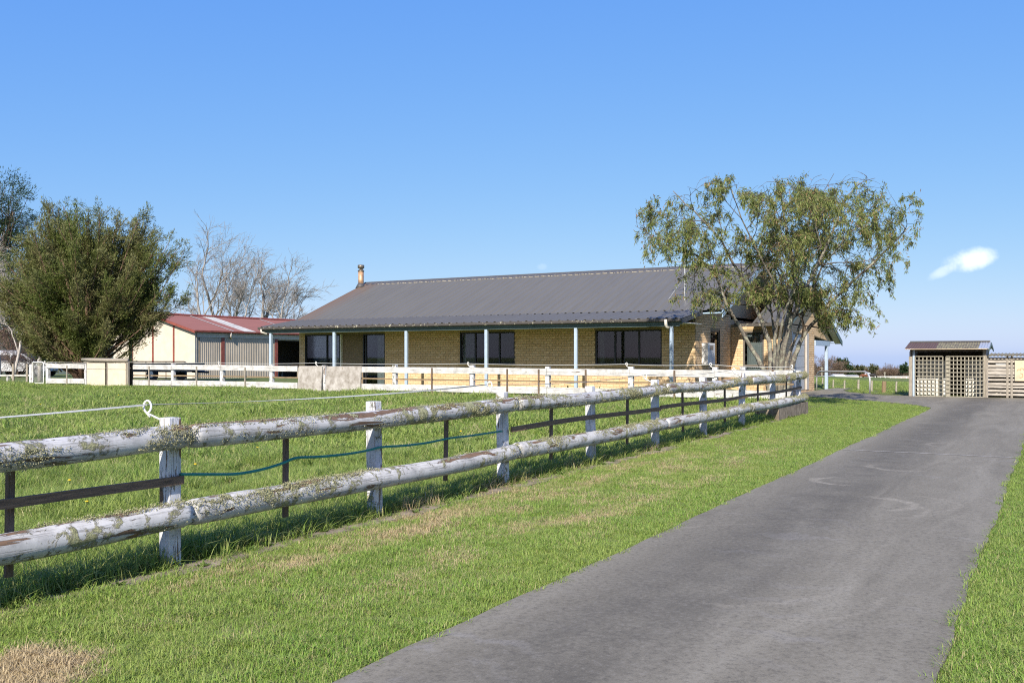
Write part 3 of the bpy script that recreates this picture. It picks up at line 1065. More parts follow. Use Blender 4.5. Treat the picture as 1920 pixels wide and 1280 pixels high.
for i, x in enumerate(wxs):
    if wposts[i] in (240,):
        continue
    w = 0.065 if i % 2 else 0.072
    hgt = 1.285 + random.uniform(-0.03, 0.05)
    MB().box(x - w, x + w, WY - 0.01, WY + 0.11, 0.15, hgt).build('post', M['post'], wf, False, 0.008)
edges = [FX - 0.1] + wxs
for i in range(len(edges) - 1):
    a, b = edges[i], edges[i + 1]
    pp = wposts[i - 1] if i else 1500
    if wposts[i] == 607 or wposts[i] == 508:
        pass
    if wposts[i] == 160:
        continue
    a2, b2 = a, b
    ja = random.uniform(-0.012, 0.012)
    jb = random.uniform(-0.012, 0.012)
    top = MB().beam((a2 - 0.005, WY - 0.03, wtop(a2) + ja), (b2 + 0.005, WY - 0.03, wtop(b2) + jb), 0.03, 0.185, (0, 0, 1))
    low = MB().beam((a2 - 0.005, WY - 0.03, WLOW + jb - 0.03), (b2 + 0.005, WY - 0.03, WLOW + ja - 0.03), 0.03, 0.20, (0, 0, 1))
    if not (a > xat(676, WY) - 0.2 and False):
        if 508 <= wposts[i] < 884:
            # the concrete panels stand in for part of these bays
            l, r = xat(559, WY), xat(676, WY)
            for nm, zc, hh in (('board', wtop(a2), 0.185), ('board', WLOW - 0.03, 0.20)):
                if wposts[i] == 739:
                    MB().beam((a2, WY - 0.03, zc), (b2, WY - 0.03, zc), 0.03, hh).build(nm, M['white_board'], wf, False, 0.003)
                elif wposts[i] == 607:
                    MB().beam((a2, WY - 0.03, zc), (r, WY - 0.03, zc), 0.03, hh).build(nm, M['white_board'], wf, False, 0.003)
                else:
                    MB().beam((l, WY - 0.03, zc), (b2, WY - 0.03, zc), 0.03, hh).build(nm, M['white_board'], wf, False, 0.003)
        else:
            top.build('board', M['white_board'], wf, False, 0.003)
            low.build('board', M['white_board'], wf, False, 0.003)
    if wposts[i] != 88:
        MB().beam((a2, WY + 0.02, 0.88 + ja), (b2, WY + 0.02, 0.88 + jb), 0.035, 0.045).build('middle_rail', M['midrail_x'], wf)
for px in (1450, 1266, 1100, 1012, 953, 812, 645, 563, 462, 371, 282, 128):
    x = xat(px, WY)
    MB().beam((x, WY - 0.065, 0.42), (x, WY - 0.065, 1.235 + random.uniform(-0.03, 0.03)), 0.045, 0.03, (0, 1, 0)).build('batten', M['batten'] if px > 700 else M['grey_post'], wf)
x = xat(240, WY)
MB().box(x - 0.085, x + 0.085, WY - 0.05, WY + 0.12, 0.15, 1.34).build('corner_post', M['grey_post'], wf, False, 0.02)
hk = []
for px in (1340, 1182, 884, 598, 415, 88):
    x = xat(px, WY)
    hk.append(pigtail((x, WY - 0.01, 1.25), (-0.9 if px != 88 else -1, -0.2, 0.2), parent=wf, sc=0.95, r=0.008))
hk = [hook_pts[-1]] + hk
pts = []
for i in range(len(hk) - 1):
    for j in range(8):
        t = j / 8
        p = hk[i].lerp(hk[i + 1], t)
        p.z -= 4 * t * (1 - t) * 0.03
        pts.append(p)
pts.append(hk[-1])
o = MB().tube(pts, 0.008, 5).build('electric_tape', M['tape'])
tag(o, 'white electric tape stretched above the whole white board fence', 'tape')

# two stained concrete panels leaning on the white fence
for nm, (a, b), lab in (('p', (559, 603), 'stained concrete slab left of the white post beside the sliding doors'), ('q', (611, 676), 'wider stained concrete slab right of the white post below the open doorway')):
    xa, xb = xat(a, WY - 0.1), xat(b, WY - 0.1)
    z1 = 1.275
    o = MB().prism([(xa, WY - 0.17, 0.2), (xb, WY - 0.17, 0.2), (xb, WY - 0.07, z1), (xa, WY - 0.07, z1 - 0.01)], (0, 0.06, 0)).build('concrete_slab', M['slab_panel'], None, False, 0.008)
    tag(o, lab, 'slab', 'concrete slabs in the white fence')

# cream cupboard with a log on top
x0, x1, x2, x3 = xat(166, WY - 0.3), xat(199, WY - 0.3), xat(205, WY - 0.3), xat(238, WY - 0.3)
ps = empty('pump_shelter', ((x0 + x3) / 2, WY - 0.1, 0.35), 'cream two-panel shelter roofed with a grey board in the white fence', 'shelter')
for a, b in ((x0, x1), (x2, x3)):
    p_ = MB().box(a, b, WY - 0.36, WY - 0.33, 0.25, 1.34).build('panel', M['cream_panel'], ps, False, 0.004)
    MB().box(a - 0.01, b + 0.01, WY - 0.368, WY - 0.3605, 1.10, 1.115).build('batten', M['grey_post'], p_)
MB().box(x0, x3, WY - 0.06, WY - 0.02, 0.2, 1.34).build('back', M['dark_void'], ps)
for x in (x0 - 0.05, (x1 + x2) / 2, x3 + 0.03):
    MB().box(x - 0.04, x + 0.04, WY - 0.32, WY - 0.24, 0.2, 1.36).build('leg', M['grey_post'], ps)
MB().tube([(x0 - 0.38, WY - 0.3, 1.47), (x0 + 0.2, WY - 0.3, 1.455), (x3 + 0.05, WY - 0.3, 1.44)], [0.06, 0.075, 0.07], 10).build('roof_log', M['grey_post'], ps, True)
MB().box(x0 - 0.3, x3 + 0.06, WY - 0.3, WY + 0.25, 1.36, 1.40).build('roof', M['grey_post'], ps)

# small mesh gate
ga, gb = xat(61, WY), xat(82, WY)
gt = empty('mesh_gate', (ga, WY, 0.35), 'small white framed wire mesh gate at the left end of the white fence', 'gate')
fr = [(ga, WY, 0.50), (ga, WY, 1.30), (ga + 0.06, WY, 1.36), (gb - 0.06, WY, 1.36), (gb, WY, 1.30), (gb, WY, 0.50), (ga, WY, 0.50)]
MB().tube(fr, 0.024, 8, False).build('frame', M['hook'], gt, True)
mb = MB()
hh, ww = 0.86, gb - ga
st = 0.075
for s_ in (-1, 1):
    k = -int(hh / st) - 1
    while k * st < ww + hh:
        seg = []
        for t in np.linspace(0, 1, 30):
            x = ga + k * st + (t * hh)
            if ga <= x <= gb:
                z = 0.50 + t * hh if s_ > 0 else 0.50 + hh - t * hh
                seg.append((x, WY + 0.004 * s_, z))
        if len(seg) > 1:
            mb.tube([seg[0], seg[-1]], 0.0035, 4, False)
        k += 1
mb.build('mesh', M['galv'], gt)
for x in (ga - 0.09, ga - 0.2):
    pass
MB().box(ga - 0.20, ga - 0.05, WY - 0.02, WY + 0.1, 0.15, 1.27).build('gate_post', M['post'], gt, False, 0.008)

# ------------------------------------------------------------------ brick house
HX, HY = -10.14, 29.36             # front right corner of the brickwork
HL = 16.9                          # length of the front wall
XL = HX - HL
FLOOR = 0.38
house = empty('brick_house', (HX, HY, FLOOR - 0.1), 'long low buff brick house with dark ribbed roof and blue verandah posts', 'house')
WALL_Z0, WALL_Z1 = 0.22, 2.93
SILL, HEAD = 1.305, 2.475
win2 = (HX - 3.54, HX - 1.14, SILL, HEAD)
win1 = (HX - 9.04, HX - 6.70, SILL, HEAD)
door = (HX - 16.6, HX - 12.5, FLOOR + 0.02, HEAD)
WGX, WGY = -8.26, HY + 3.78        # right wall and front wall of the garage wing
swin = (HY + 1.52, HY + 2.56, 1.29, HEAD)
wwin = (HX + 0.45, HX + 1.19, 0.60, HEAD)
gdoor = (WGY + 1.2, WGY + 3.4, 0.34, 2.42)


def wall_rects(a, b, z0, z1, holes):
    """cut a wall a..b x z0..z1 into rectangles around its openings"""
    out = []
    cur = a
    for h in sorted(holes):
        out.append((cur, h[0], z0, z1))
        out.append((h[0], h[1], z0, h[2]))
        out.append((h[0], h[1], h[3], z1))
        cur = h[1]
    out.append((cur, b, z0, z1))
    return [r for r in out if r[1] - r[0] > 0.01 and r[3] - r[2] > 0.01]


BL, BHT, GAP = 0.217, 0.073, 0.013
all_bricks = []                    # (wall index, kind, centre, length, dist)


def lay(wi, a, b, z0, z1, holes, place):
    row = 0
    z = z0
    while z + BHT <= z1 + 0.02:
        off = 0 if row % 2 == 0 else -(BL + GAP) / 2
        u = a + off
        while u < b:
            u0, u1 = max(u, a), min(u + BL, b)
            segs = [(u0, u1)]
            for h in holes:
                if z + BHT > h[2] + 0.005 and z < h[3] - 0.005:
                    ns = []
                    for s0, s1 in segs:
                        if s1 <= h[0] or s0 >= h[1]:
                            ns.append((s0, s1))
                        else:
                            if s0 < h[0]:
                                ns.append((s0, h[0]))
                            if s1 > h[1]:
                                ns.append((h[1], s1))
                    segs = ns
            for s0, s1 in segs:
                if s1 - s0 > 0.03:
                    c = place((s0 + s1) / 2, z + BHT / 2)
                    all_bricks.append((wi, c, s1 - s0))
            u += BL + GAP
        z += BHT + GAP
        row += 1


def cut_wall(name, a, b, z0, z1, holes, kind, plane, thick):
    mb = MB()
    for u0, u1, v0, v1 in wall_rects(a, b, z0, z1, holes):
        if kind == 'x':
            mb.box(u0, u1, plane, plane + thick, v0, v1)
        else:
            mb.box(plane, plane + thick, u0, u1, v0, v1)
    return mb.build(name, M['mortar'], house)


walls = []
walls.append(cut_wall('front_wall', XL, HX, WALL_Z0, WALL_Z1, [win1, win2, door], 'x', HY, 0.18))
walls.append(cut_wall('side_wall', HY + 0.182, WGY - 0.001, WALL_Z0, 3.12, [swin], 'y', HX - 0.18, 0.18))
walls.append(cut_wall('wing_wall', HX + 0.001, WGX, WALL_Z0, 2.72, [wwin], 'x', WGY, 0.18))
walls.append(cut_wall('garage_wall', WGY + 0.182, 37.84, WALL_Z0, 2.75, [gdoor], 'y', WGX - 0.18, 0.18))
lay(0, XL, HX, WALL_Z0 + 0.01, WALL_Z1 - 0.1, [(win1[0], win1[1], win1[2] - 0.085, win1[3]), (win2[0], win2[1], win2[2] - 0.085, win2[3]), door], lambda u, z: (u, HY + 0.006, z, 0))
lay(1, HY + 0.02, WGY, WALL_Z0 + 0.01, 3.05, [(swin[0], swin[1], swin[2] - 0.085, swin[3])], lambda u, z: (HX - 0.006, u, z, 1))
lay(2, HX + 0.03, WGX, WALL_Z0 + 0.01, 2.66, [wwin], lambda u, z: (u, WGY + 0.006, z, 0))
lay(3, WGY + 0.02, 37.84, WALL_Z0 + 0.01, 2.70, [gdoor], lambda u, z: (WGX - 0.006, u, z, 1))


def brick_key(bk):
    x, y, z, k = bk[1]
    vis = 0 if z > 0.95 else 5          # the lowest courses are behind the fences
    dist = math.hypot(x, y)
    return dist + vis + (6 if k == 1 else 0)


all_bricks.sort(key=brick_key)
bm_ = {}
for k in (0, 1):
    mb = MB().box(-0.5, 0.5, -0.012, 0.012, -BHT / 2, BHT / 2) if k == 0 else MB().box(-0.012, 0.012, -0.5, 0.5, -BHT / 2, BHT / 2)
    me = bpy.data.meshes.new('brick')
    me.from_pydata(mb.v, [], mb.f)
    me.materials.append(M['brick'])
    bm_[k] = me
hloc = Vector(house.location)
for wi, (x, y, z, k), L in all_bricks[:300]:
    o = bpy.data.objects.new('brick', bm_[k])
    col.objects.link(o)
    o.parent = walls[wi]
    j = random.uniform(-0.0015, 0.0015)
    o.location = Vector((x + (j if k else 0), y + (0 if k else j), z)) - hloc
    o.scale = (L, 1, 1) if k == 0 else (1, L, 1)
rest = {}
for wi, (x, y, z, k), L in all_bricks[300:]:
    mb = rest.setdefault(wi, MB())
    j = random.uniform(-0.0015, 0.0015)
    if k == 0:
        mb.box(x - L / 2, x + L / 2, y - 0.012 + j, y + 0.012, z - BHT / 2, z + BHT / 2)
    else:
        mb.box(x - 0.012, x + 0.012 + j, y - L / 2, y + L / 2, z - BHT / 2, z + BHT / 2)
for wi, mb in rest.items():
    o = mb.build('brickwork', M['brick'], walls[wi])
    o['kind'] = 'stuff'

# other walls of the shell, floor and rooms behind the glass
sh = MB()
sh.box(XL, XL + 0.18, HY + 0.181, 38.5, WALL_Z0, 2.9)
sh.box(XL, HX, 38.32, 38.5, WALL_Z0, 2.9)
sh.box(HX - 0.18, HX, WGY, 38.319, WALL_Z0, 3.0)
sh.box(HX, WGX, 37.66, 37.84, WALL_Z0, 2.6)
sh.build('back_wall', M['brick'], house)
# gable triangles
MB().prism([(HX - 0.16, HY + 0.1, 2.9), (HX - 0.16, 38.4, 2.9), (HX - 0.16, 33.93, 4.72)], (0.16, 0, 0)).build('gable', M['brick'], house)
MB().prism([(XL, HY + 0.1, 2.9), (XL, 38.4, 2.9), (XL, 33.93, 4.72)], (0.16, 0, 0)).build('gable', M['brick'], house)
MB().prism([(WGX - 0.16, WGY + 0.05, 2.72), (WGX - 0.16, 41.0, 2.2), (WGX - 0.16, 36.5, 4.1)], (0.16, 0, 0)).build('gable', M['brick'], house)
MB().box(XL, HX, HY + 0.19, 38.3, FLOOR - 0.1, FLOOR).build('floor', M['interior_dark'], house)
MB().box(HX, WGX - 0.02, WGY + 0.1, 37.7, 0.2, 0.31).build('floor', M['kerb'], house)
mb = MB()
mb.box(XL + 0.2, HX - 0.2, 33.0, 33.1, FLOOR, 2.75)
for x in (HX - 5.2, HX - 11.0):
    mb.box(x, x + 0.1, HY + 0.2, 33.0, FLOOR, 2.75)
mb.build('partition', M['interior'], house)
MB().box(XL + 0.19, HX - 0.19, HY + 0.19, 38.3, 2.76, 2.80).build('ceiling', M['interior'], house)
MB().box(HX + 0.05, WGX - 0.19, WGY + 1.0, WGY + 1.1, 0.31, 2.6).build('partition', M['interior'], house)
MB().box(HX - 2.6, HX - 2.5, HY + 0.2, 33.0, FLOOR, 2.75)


def window(parent_wall, a, b, z0, z1, plane, mullions, axis='x', fm='joinery', curtains=(), inset=0.05, sill=True, out=-1, transoms=()):
    """framed window in a wall; the frame, each pane and each curtain are pieces"""
    f = 0.05
    mb = MB()

    def bx(mb, u0, u1, v0, v1, d0, d1):
        if axis == 'x':
            mb.box(u0, u1, plane + d0, plane + d1, v0, v1)
        else:
            mb.box(plane - d1, plane - d0, u0, u1, v0, v1)
    bx(mb, a, b, z1 - f, z1, inset - 0.03, inset + 0.05)
    bx(mb, a, b, z0, z0 + f, inset - 0.03, inset + 0.05)
    bx(mb, a, a + f, z0 + f, z1 - f, inset - 0.03, inset + 0.05)
    bx(mb, b - f, b, z0 + f, z1 - f, inset - 0.03, inset + 0.05)
    for m_ in mullions:
        u = a + (b - a) * m_
        bx(mb, u - f * 0.55, u + f * 0.55, z0 + f, z1 - f, inset - 0.02, inset + 0.045)
    for t_ in transoms:
        bx(mb, a + f, b - f, t_ - f / 2, t_ + f / 2, inset - 0.02, inset + 0.045)
    w = mb.build('window', M[fm], house)
    us = [a + f] + [a + (b - a) * m_ for m_ in mullions] + [b - f]
    zs = [z0 + f] + list(transoms) + [z1 - f]
    for i in range(len(us) - 1):
        for j in range(len(zs) - 1):
            p = MB()
            bx(p, us[i] + (0.0275 if i else 0), us[i + 1] - (0.0275 if i < len(us) - 2 else 0), zs[j] + (0.025 if j else 0), zs[j + 1] - (0.025 if j < len(zs) - 2 else 0), inset + 0.008 + 0.003 * (i % 2), inset + 0.014 + 0.003 * (i % 2))
            p.build('pane', M['glass'], w)
    for c0, c1, mk in curtains:
        n = 26
        u0, u1 = a + (b - a) * c0, a + (b - a) * c1
        vs, fs = [], []
        for i in range(n + 1):
            u = u0 + (u1 - u0) * i / n
            d = inset + 0.075 + 0.022 * math.sin(i * 1.9) + 0.008 * math.sin(i * 4.1)
            for z in (z0 + 0.02, z1 - 0.03):
                for dd in (0, 0.006):
                    vs.append((u, plane + d + dd, z) if axis == 'x' else (plane - d - dd, u, z))
        for i in range(n):
            o = i * 4
            fs += [(o, o + 4, o + 6, o + 2), (o + 1, o + 3, o + 7, o + 5)]
        MB().add(vs, fs).build('curtain', M[mk], w, True)
    if sill:
        s_ = MB()
        bx(s_, a - 0.02, b + 0.02, z0 - 0.085, z0 - 0.003, -0.035, 0.1)
        s_.build('sill', M['sill'], w)
    return w


window(None, *win2, HY, (0.30, 0.66), curtains=((0.05, 0.12, 'curtain_green'), (0.7, 0.97, 'interior')))
window(None, *win1, HY, (0.28, 0.72), curtains=((0.03, 0.10, 'curtain'), (0.10, 0.24, 'curtain_green'), (0.74, 0.97, 'interior')))
window(None, *swin, HX, (), axis='y', fm='joinery_brown', curtains=((0.05, 0.6, 'curtain'), (0.6, 0.95, 'curtain')))
window(None, *wwin, WGY, (), fm='joinery_brown', curtains=((0.16, 0.96, 'curtain'),), sill=False, transoms=(1.27,))
# glazed doors under the left end of the verandah with a lined recess between them
dl = (HX - 16.6, HX - 14.76)
dr = (HX - 13.6, HX - 12.5)
wd = window(None, dl[0], dl[1], door[2], door[3], HY, (0.62,), curtains=((0.06, 0.36, 'curtain_green'), (0.36, 0.56, 'curtain'), (0.66, 0.95, 'curtain')), sill=False)
window(None, dr[0], dr[1], door[2], door[3], HY, (0.12,), curtains=((0.58, 0.94, 'curtain'),), sill=False)
MB().box(dl[1] + 0.002, dr[0] - 0.002, HY + 0.12, HY + 0.17, door[2], door[3]).build('recess_lining', M['tan_panel'], house)
MB().box(dl[1] + 0.003, dl[1] + 0.05, HY + 0.02, HY + 0.119, door[2], door[3]).build('door_jamb', M['hook'], house)


# roof: ribbed sheets
def rib_sheet(mb, x0, x1, p_low, p_high, pitch=0.3, rib=0.034, rw=0.05):
    """ribbed metal sheet; x across, p = (y, z) at the low and high end"""
    prof = []
    n = max(1, round((x1 - x0) / pitch))
    st = (x1 - x0) / n
    for i in range(n):
        u = x0 + i * st
        prof += [(u, 0), (u + st / 2 - rw * 1.4, 0), (u + st / 2 - rw * 0.5, rib), (u + st / 2 + rw * 0.5, rib), (u + st / 2 + rw * 1.4, 0)]
    prof.append((x1, 0))
    (ya, za), (yb, zb) = p_low, p_high
    ln = math.hypot(yb - ya, zb - za)
    ny, nz = -(zb - za) / ln, (yb - ya) / ln
    if nz < 0:
        ny, nz = -ny, -nz
    vs, fs = [], []
    th = 0.012
    for u, h in prof:
        for (y, z) in ((ya, za), (yb, zb)):
            vs.append((u, y + ny * h, z + nz * h))
            vs.append((u, y + ny * (h - th), z + nz * (h - th)))
    for i in range(len(prof) - 1):
        o = i * 4
        fs += [(o, o + 4, o + 6, o + 2), (o + 1, o + 3, o + 7, o + 5), (o, o + 1, o + 5, o + 4), (o + 2, o + 6, o + 7, o + 3)]
    o = (len(prof) - 1) * 4
    fs += [(0, 2, 3, 1), (o, o + 1, o + 3, o + 2)]
    return mb.add(vs, fs)


RXL, RXR, UXR = XL - 0.25, HX + 0.25, HX + 0.90
G_Y, G_Z = HY - 2.0, 2.735
B_Z = 3.07
R_Y, R_Z = 33.93, 4.90
rf = MB()
rf.tube([(RXL - 0.01, R_Y, R_Z + 0.015), (UXR + 0.01, R_Y, R_Z + 0.015)], 0.055, 10)
rf.prism([(RXL, R_Y - 0.22, R_Z - 0.065), (RXL, R_Y, R_Z + 0.05), (RXL, R_Y + 0.22, R_Z - 0.065), (RXL, R_Y, R_Z + 0.02)], (UXR - RXL, 0, 0))
roof = rf.build('roof', M['ridge'], house, False)
# pale scalloped lead edge below the ridge
mb = MB()
x = RXL + 0.9
while x < UXR:
    mb.box(x, x + 0.215, R_Y - 0.262, R_Y - 0.222, R_Z - 0.098, R_Z - 0.066)
    x += 0.25
mb.build('ridge_edge', M['ridge_edge'], roof)


def sheets(x0, x1, lo, hi, m, step=0.9):
    n = round((x1 - x0) / step)
    st = (x1 - x0) / n
    for i in range(n):
        j = 0.002 * (i % 2)
        rib_sheet(MB(), x0 + st * i, x0 + st * (i + 1), (lo[0], lo[1] + j), (hi[0], hi[1] + j)).build('roof_sheet', M[m], roof)


sheets(RXL, UXR, (HY + 0.001, B_Z), (R_Y - 0.03, R_Z - 0.01), 'roof')
sheets(RXL, RXR, (G_Y - 0.03, G_Z), (HY - 0.004, B_Z - 0.004), 'roof_low')
sheets(RXL, UXR, (39.0, 2.88), (R_Y + 0.03, R_Z - 0.01), 'roof')
# gutter, fascia beam, soffit
mb = MB()
vs, fs = [], []
gp = [(0.0, 0.0), (-0.11, 0.0), (-0.135, 0.03), (-0.135, 0.105), (-0.125, 0.105), (-0.125, 0.035), (-0.10, 0.012), (0.0, 0.012)]
for xx in (RXL - 0.02, RXR + 0.02):
    for (a, b) in gp:
        vs.append((xx, G_Y + 0.06 + a, 2.632 + b))
n = len(gp)
for i in range(n):
    fs.append((i, (i + 1) % n, n + (i + 1) % n, n + i))
fs += [tuple(range(n)), tuple(reversed(range(n, 2 * n)))]
gu = mb.add(vs, fs).build('gutter', M['gutter'], house)
MB().box(RXL, RXR, G_Y + 0.062, G_Y + 0.085, 2.56, 2.73).build('fascia', M['fascia'], house)
MB().box(RXL + 0.1, RXR - 0.12, G_Y + 0.11, G_Y + 0.20, 2.50, 2.605).build('verandah_beam', M['fascia'], house)
MB().box(RXL + 0.02, RXR - 0.02, G_Y + 0.087, HY - 0.03, 2.61, 2.63).build('verandah_soffit', M['soffit'], house)
# barge boards
def barge(x, pts, m, w=0.19, t=0.03, drop=0.012):
    mb = MB()
    for (ya, za), (yb, zb) in zip(pts[:-1], pts[1:]):
        mb.prism([(x, ya, za - drop), (x, yb, zb - drop), (x, yb, zb - drop - w), (x, ya, za - drop - w)], (t, 0, 0))
    return mb.build('barge_board', M[m], house)


barge(RXR - 0.03, [(G_Y + 0.09, G_Z), (HY, B_Z)], 'ridge', 0.14)
barge(UXR - 0.03, [(HY + 0.02, B_Z), (R_Y, R_Z)], 'blue_barge', 0.23)
barge(UXR - 0.03, [(R_Y + 0.01, R_Z), (39.0, 2.88)], 'blue_barge', 0.23)
barge(RXL, [(G_Y + 0.09, G_Z), (HY, B_Z)], 'ridge', 0.14)
barge(RXL, [(HY + 0.01, B_Z), (R_Y, R_Z), (39.0, 2.88)], 'ridge', 0.19)
mb = MB()
mb.prism([(HX + 0.01, HY + 0.03, B_Z - 0.10), (HX + 0.01, R_Y, R_Z - 0.10), (HX + 0.01, R_Y, R_Z - 0.12), (HX + 0.01, HY + 0.03, B_Z - 0.12)], (0.84, 0, 0))
mb.prism([(HX + 0.01, R_Y + 0.01, R_Z - 0.10), (HX + 0.01, 38.9, 2.78), (HX + 0.01, 38.9, 2.76), (HX + 0.01, R_Y + 0.01, R_Z - 0.12)], (0.84, 0, 0))
mb.build('gable_soffit', M['blue_barge'], house)
# verandah posts
for px in (508, 627, 762, 912, 1080, 1259):
    x = xat(px, G_Y + 0.155)
    pz = gz(x, G_Y)
    MB().box(x - 0.05, x + 0.05, G_Y + 0.105, G_Y + 0.205, 0.2, 2.499).build('verandah_post', M['blue'], house, False, 0.006)
xq = xat(1259, G_Y + 0.1)
dp = MB().tube([(xq - 0.12, G_Y - 0.03, 2.69), (xq - 0.12, G_Y - 0.03, 2.54), (xq - 0.10, G_Y + 0.0, 2.47), (xq - 0.02, G_Y + 0.055, 2.42), (xq - 0.005, G_Y + 0.06, 2.36), (xq - 0.005, G_Y + 0.06, 0.4)], 0.042, 10).build('downpipe', M['blue'], house, True)
MB().tube([(xq - 0.12, G_Y - 0.075, 2.70), (xq - 0.12, G_Y - 0.075, 2.55), (xq - 0.10, G_Y - 0.06, 2.49), (xq - 0.03, G_Y + 0.01, 2.44)], 0.047, 10).build('gutter_outlet', M['pipe'], dp, True)
xq = RXL + 0.15
MB().tube([(xq, G_Y - 0.05, 2.66), (xq, G_Y - 0.05, 2.55), (xq + 0.2, G_Y + 0.06, 2.47)], 0.042, 8).build('gutter_outlet', M['pipe'], dp, True)
# flue
fx_, fy_ = xat(690, 34.05), 33.55
fl = MB().tube([(fx_, fy_, 4.6), (fx_, fy_, 5.42)], 0.125, 18).build('flue', M['flue'], house, True)
MB().tube([(fx_, fy_, 5.41), (fx_, fy_, 5.44), (fx_, fy_, 5.47), (fx_, fy_, 5.54)], [0.145, 0.15, 0.12, 0.08], 18).build('collar', M['flue_cap'], fl, True)
MB().tube([(fx_, fy_, 5.56), (fx_, fy_, 5.57), (fx_, fy_, 5.70), (fx_, fy_, 5.71)], [0.135, 0.148, 0.148, 0.12], 18).build('cowl', M['flue_cap'], fl, True)
mb = MB()
for k in range(3):
    a = k * 2.1 + 0.4
    mb.tube([(fx_ + 0.085 * math.cos(a), fy_ + 0.085 * math.sin(a), 5.47), (fx_ + 0.11 * math.cos(a), fy_ + 0.11 * math.sin(a), 5.60)], 0.012, 6)
mb.build('stay', M['galv'], fl)
MB().tube([(fx_, fy_ - 0.02, 4.66), (fx_, fy_ - 0.02, 4.79), (fx_, fy_, 4.86)], [0.24, 0.17, 0.135], 16).build('flashing', M['ridge'], fl, True)
# garage wing: door, roof, rear porch
gd = MB().box(WGX - 0.12, WGX - 0.09, gdoor[0], gdoor[1], gdoor[2], gdoor[3]).build('garage_door', M['garage_door'], house)
nP = 5
for i in range(nP):
    z0 = gdoor[2] + (gdoor[3] - gdoor[2]) * i / nP
    z1 = gdoor[2] + (gdoor[3] - gdoor[2]) * (i + 1) / nP
    MB().box(WGX - 0.089, WGX - 0.060, gdoor[0] + 0.01, gdoor[1] - 0.01, z0 + 0.008, z1 - 0.008).build('door_panel', M['garage_door'], gd, False, 0.006)
MB().box(WGX - 0.03, WGX + 0.02, gdoor[1] - 0.05, gdoor[1] + 0.32, gdoor[2], gdoor[3] + 0.05).build('door_jamb', M['shed_trim'], house)
MB().box(WGX - 0.03, WGX + 0.02, gdoor[0] - 0.08, gdoor[0] + 0.03, gdoor[2], gdoor[3] + 0.05).build('door_jamb', M['shed_trim'], house)
wr = MB()
WR_F, WR_R, WR_B = (WGY - 0.5, 2.745), (WGY + 3.4, 4.20), (WGY + 8.6, 2.24)
WXL, WXR = HX - 0.6, WGX + 0.32
wing_roof = wr.tube([(WXL, WR_R[0], WR_R[1] + 0.02), (WXR, WR_R[0], WR_R[1] + 0.02)], 0.06, 8).build('wing_roof', M['ridge'], house)
n = 4
for (lo_, hi_) in ((WR_F, (WR_R[0] - 0.03, WR_R[1] - 0.01)), (WR_B, (WR_R[0] + 0.03, WR_R[1] - 0.01))):
    for i in range(n):
        a = UXR + 0.02 if lo_ is WR_F else WXL
        st = (WXR - a) / n
        rib_sheet(MB(), a + st * i, a + st * (i + 1), lo_, hi_).build('roof_sheet', M['roof_low'], wing_roof)
MB().box(HX + 0.3, WXR, WR_F[0] - 0.09, WR_F[0] + 0.03, 2.63, 2.735).build('gutter', M['gutter'], house)
barge(WXR - 0.03, [WR_F, WR_R], 'fascia', 0.19)
barge(WXR - 0.03, [WR_R, WR_B], 'fascia', 0.19)
mb = MB().prism([(WGX + 0.01, WR_R[0], WR_R[1] - 0.1), (WGX + 0.01, WR_B[0], WR_B[1] - 0.1), (WGX + 0.01, WR_B[0], WR_B[1] - 0.12), (WGX + 0.01, WR_R[0], WR_R[1] - 0.12)], (0.27, 0, 0))
mb.box(HX, WGX, 37.9, WR_B[0] - 0.1, 2.14, 2.16)
mb.build('porch_soffit', M['soffit'], house)
MB().box(WGX - 0.06, WGX + 0.06, 37.85, 40.5, 2.02, 2.22).build('porch_beam', M['blue'], house)
MB().box(WGX - 0.06, WGX + 0.06, 40.02, 40.14, 0.15, 2.02).build('porch_post', M['blue'], house, False, 0.006)

# things on the house
cb = empty('wall_cabinet', (HX + 0.1, HY + 0.9, 1.3), 'white wall cabinet mounted on the side wall beside the narrow window', 'cabinet')
MB().box(HX + 0.02, HX + 0.24, HY + 0.55, HY + 1.28, 1.33, 2.02).build('case', M['white_plastic'], cb, False, 0.012)
MB().box(HX + 0.241, HX + 0.249, HY + 0.62, HY + 1.22, 1.38, 1.98).build('door', M['grey_plastic'], cb)
MB().box(HX + 0.250, HX + 0.254, HY + 0.74, HY + 1.06, 1.80, 1.94).build('vent', M['joinery_brown'], cb)

ax_, ay_ = xat(1284, 30.3), 30.3
az = B_Z + (ay_ - HY) * (R_Z - B_Z) / (R_Y - HY)
an = empty('tv_antenna', (ax_, ay_, az), 'grey television antenna mast with a slanting stay on the dark roof', 'antenna')
MB().tube([(ax_, ay_, az), (ax_, ay_, az + 1.35)], 0.02, 8).build('mast', M['galv'], an)
MB().tube([(ax_, ay_, az + 0.8), (ax_ - 0.62, ay_ + 0.15, az + 0.08)], 0.016, 8).build('stay', M['galv'], an)
bo = MB().tube([(ax_ - 0.5, ay_, az + 1.3), (ax_ + 0.5, ay_, az + 1.3)], 0.012, 6).build('boom', M['galv'], an)
for k in range(7):
    x = ax_ - 0.45 + k * 0.15
    MB().tube([(x, ay_ - 0.35 + k * 0.02, az + 1.315), (x, ay_ + 0.35 - k * 0.02, az + 1.315)], 0.006, 5).build('element', M['galv'], bo)

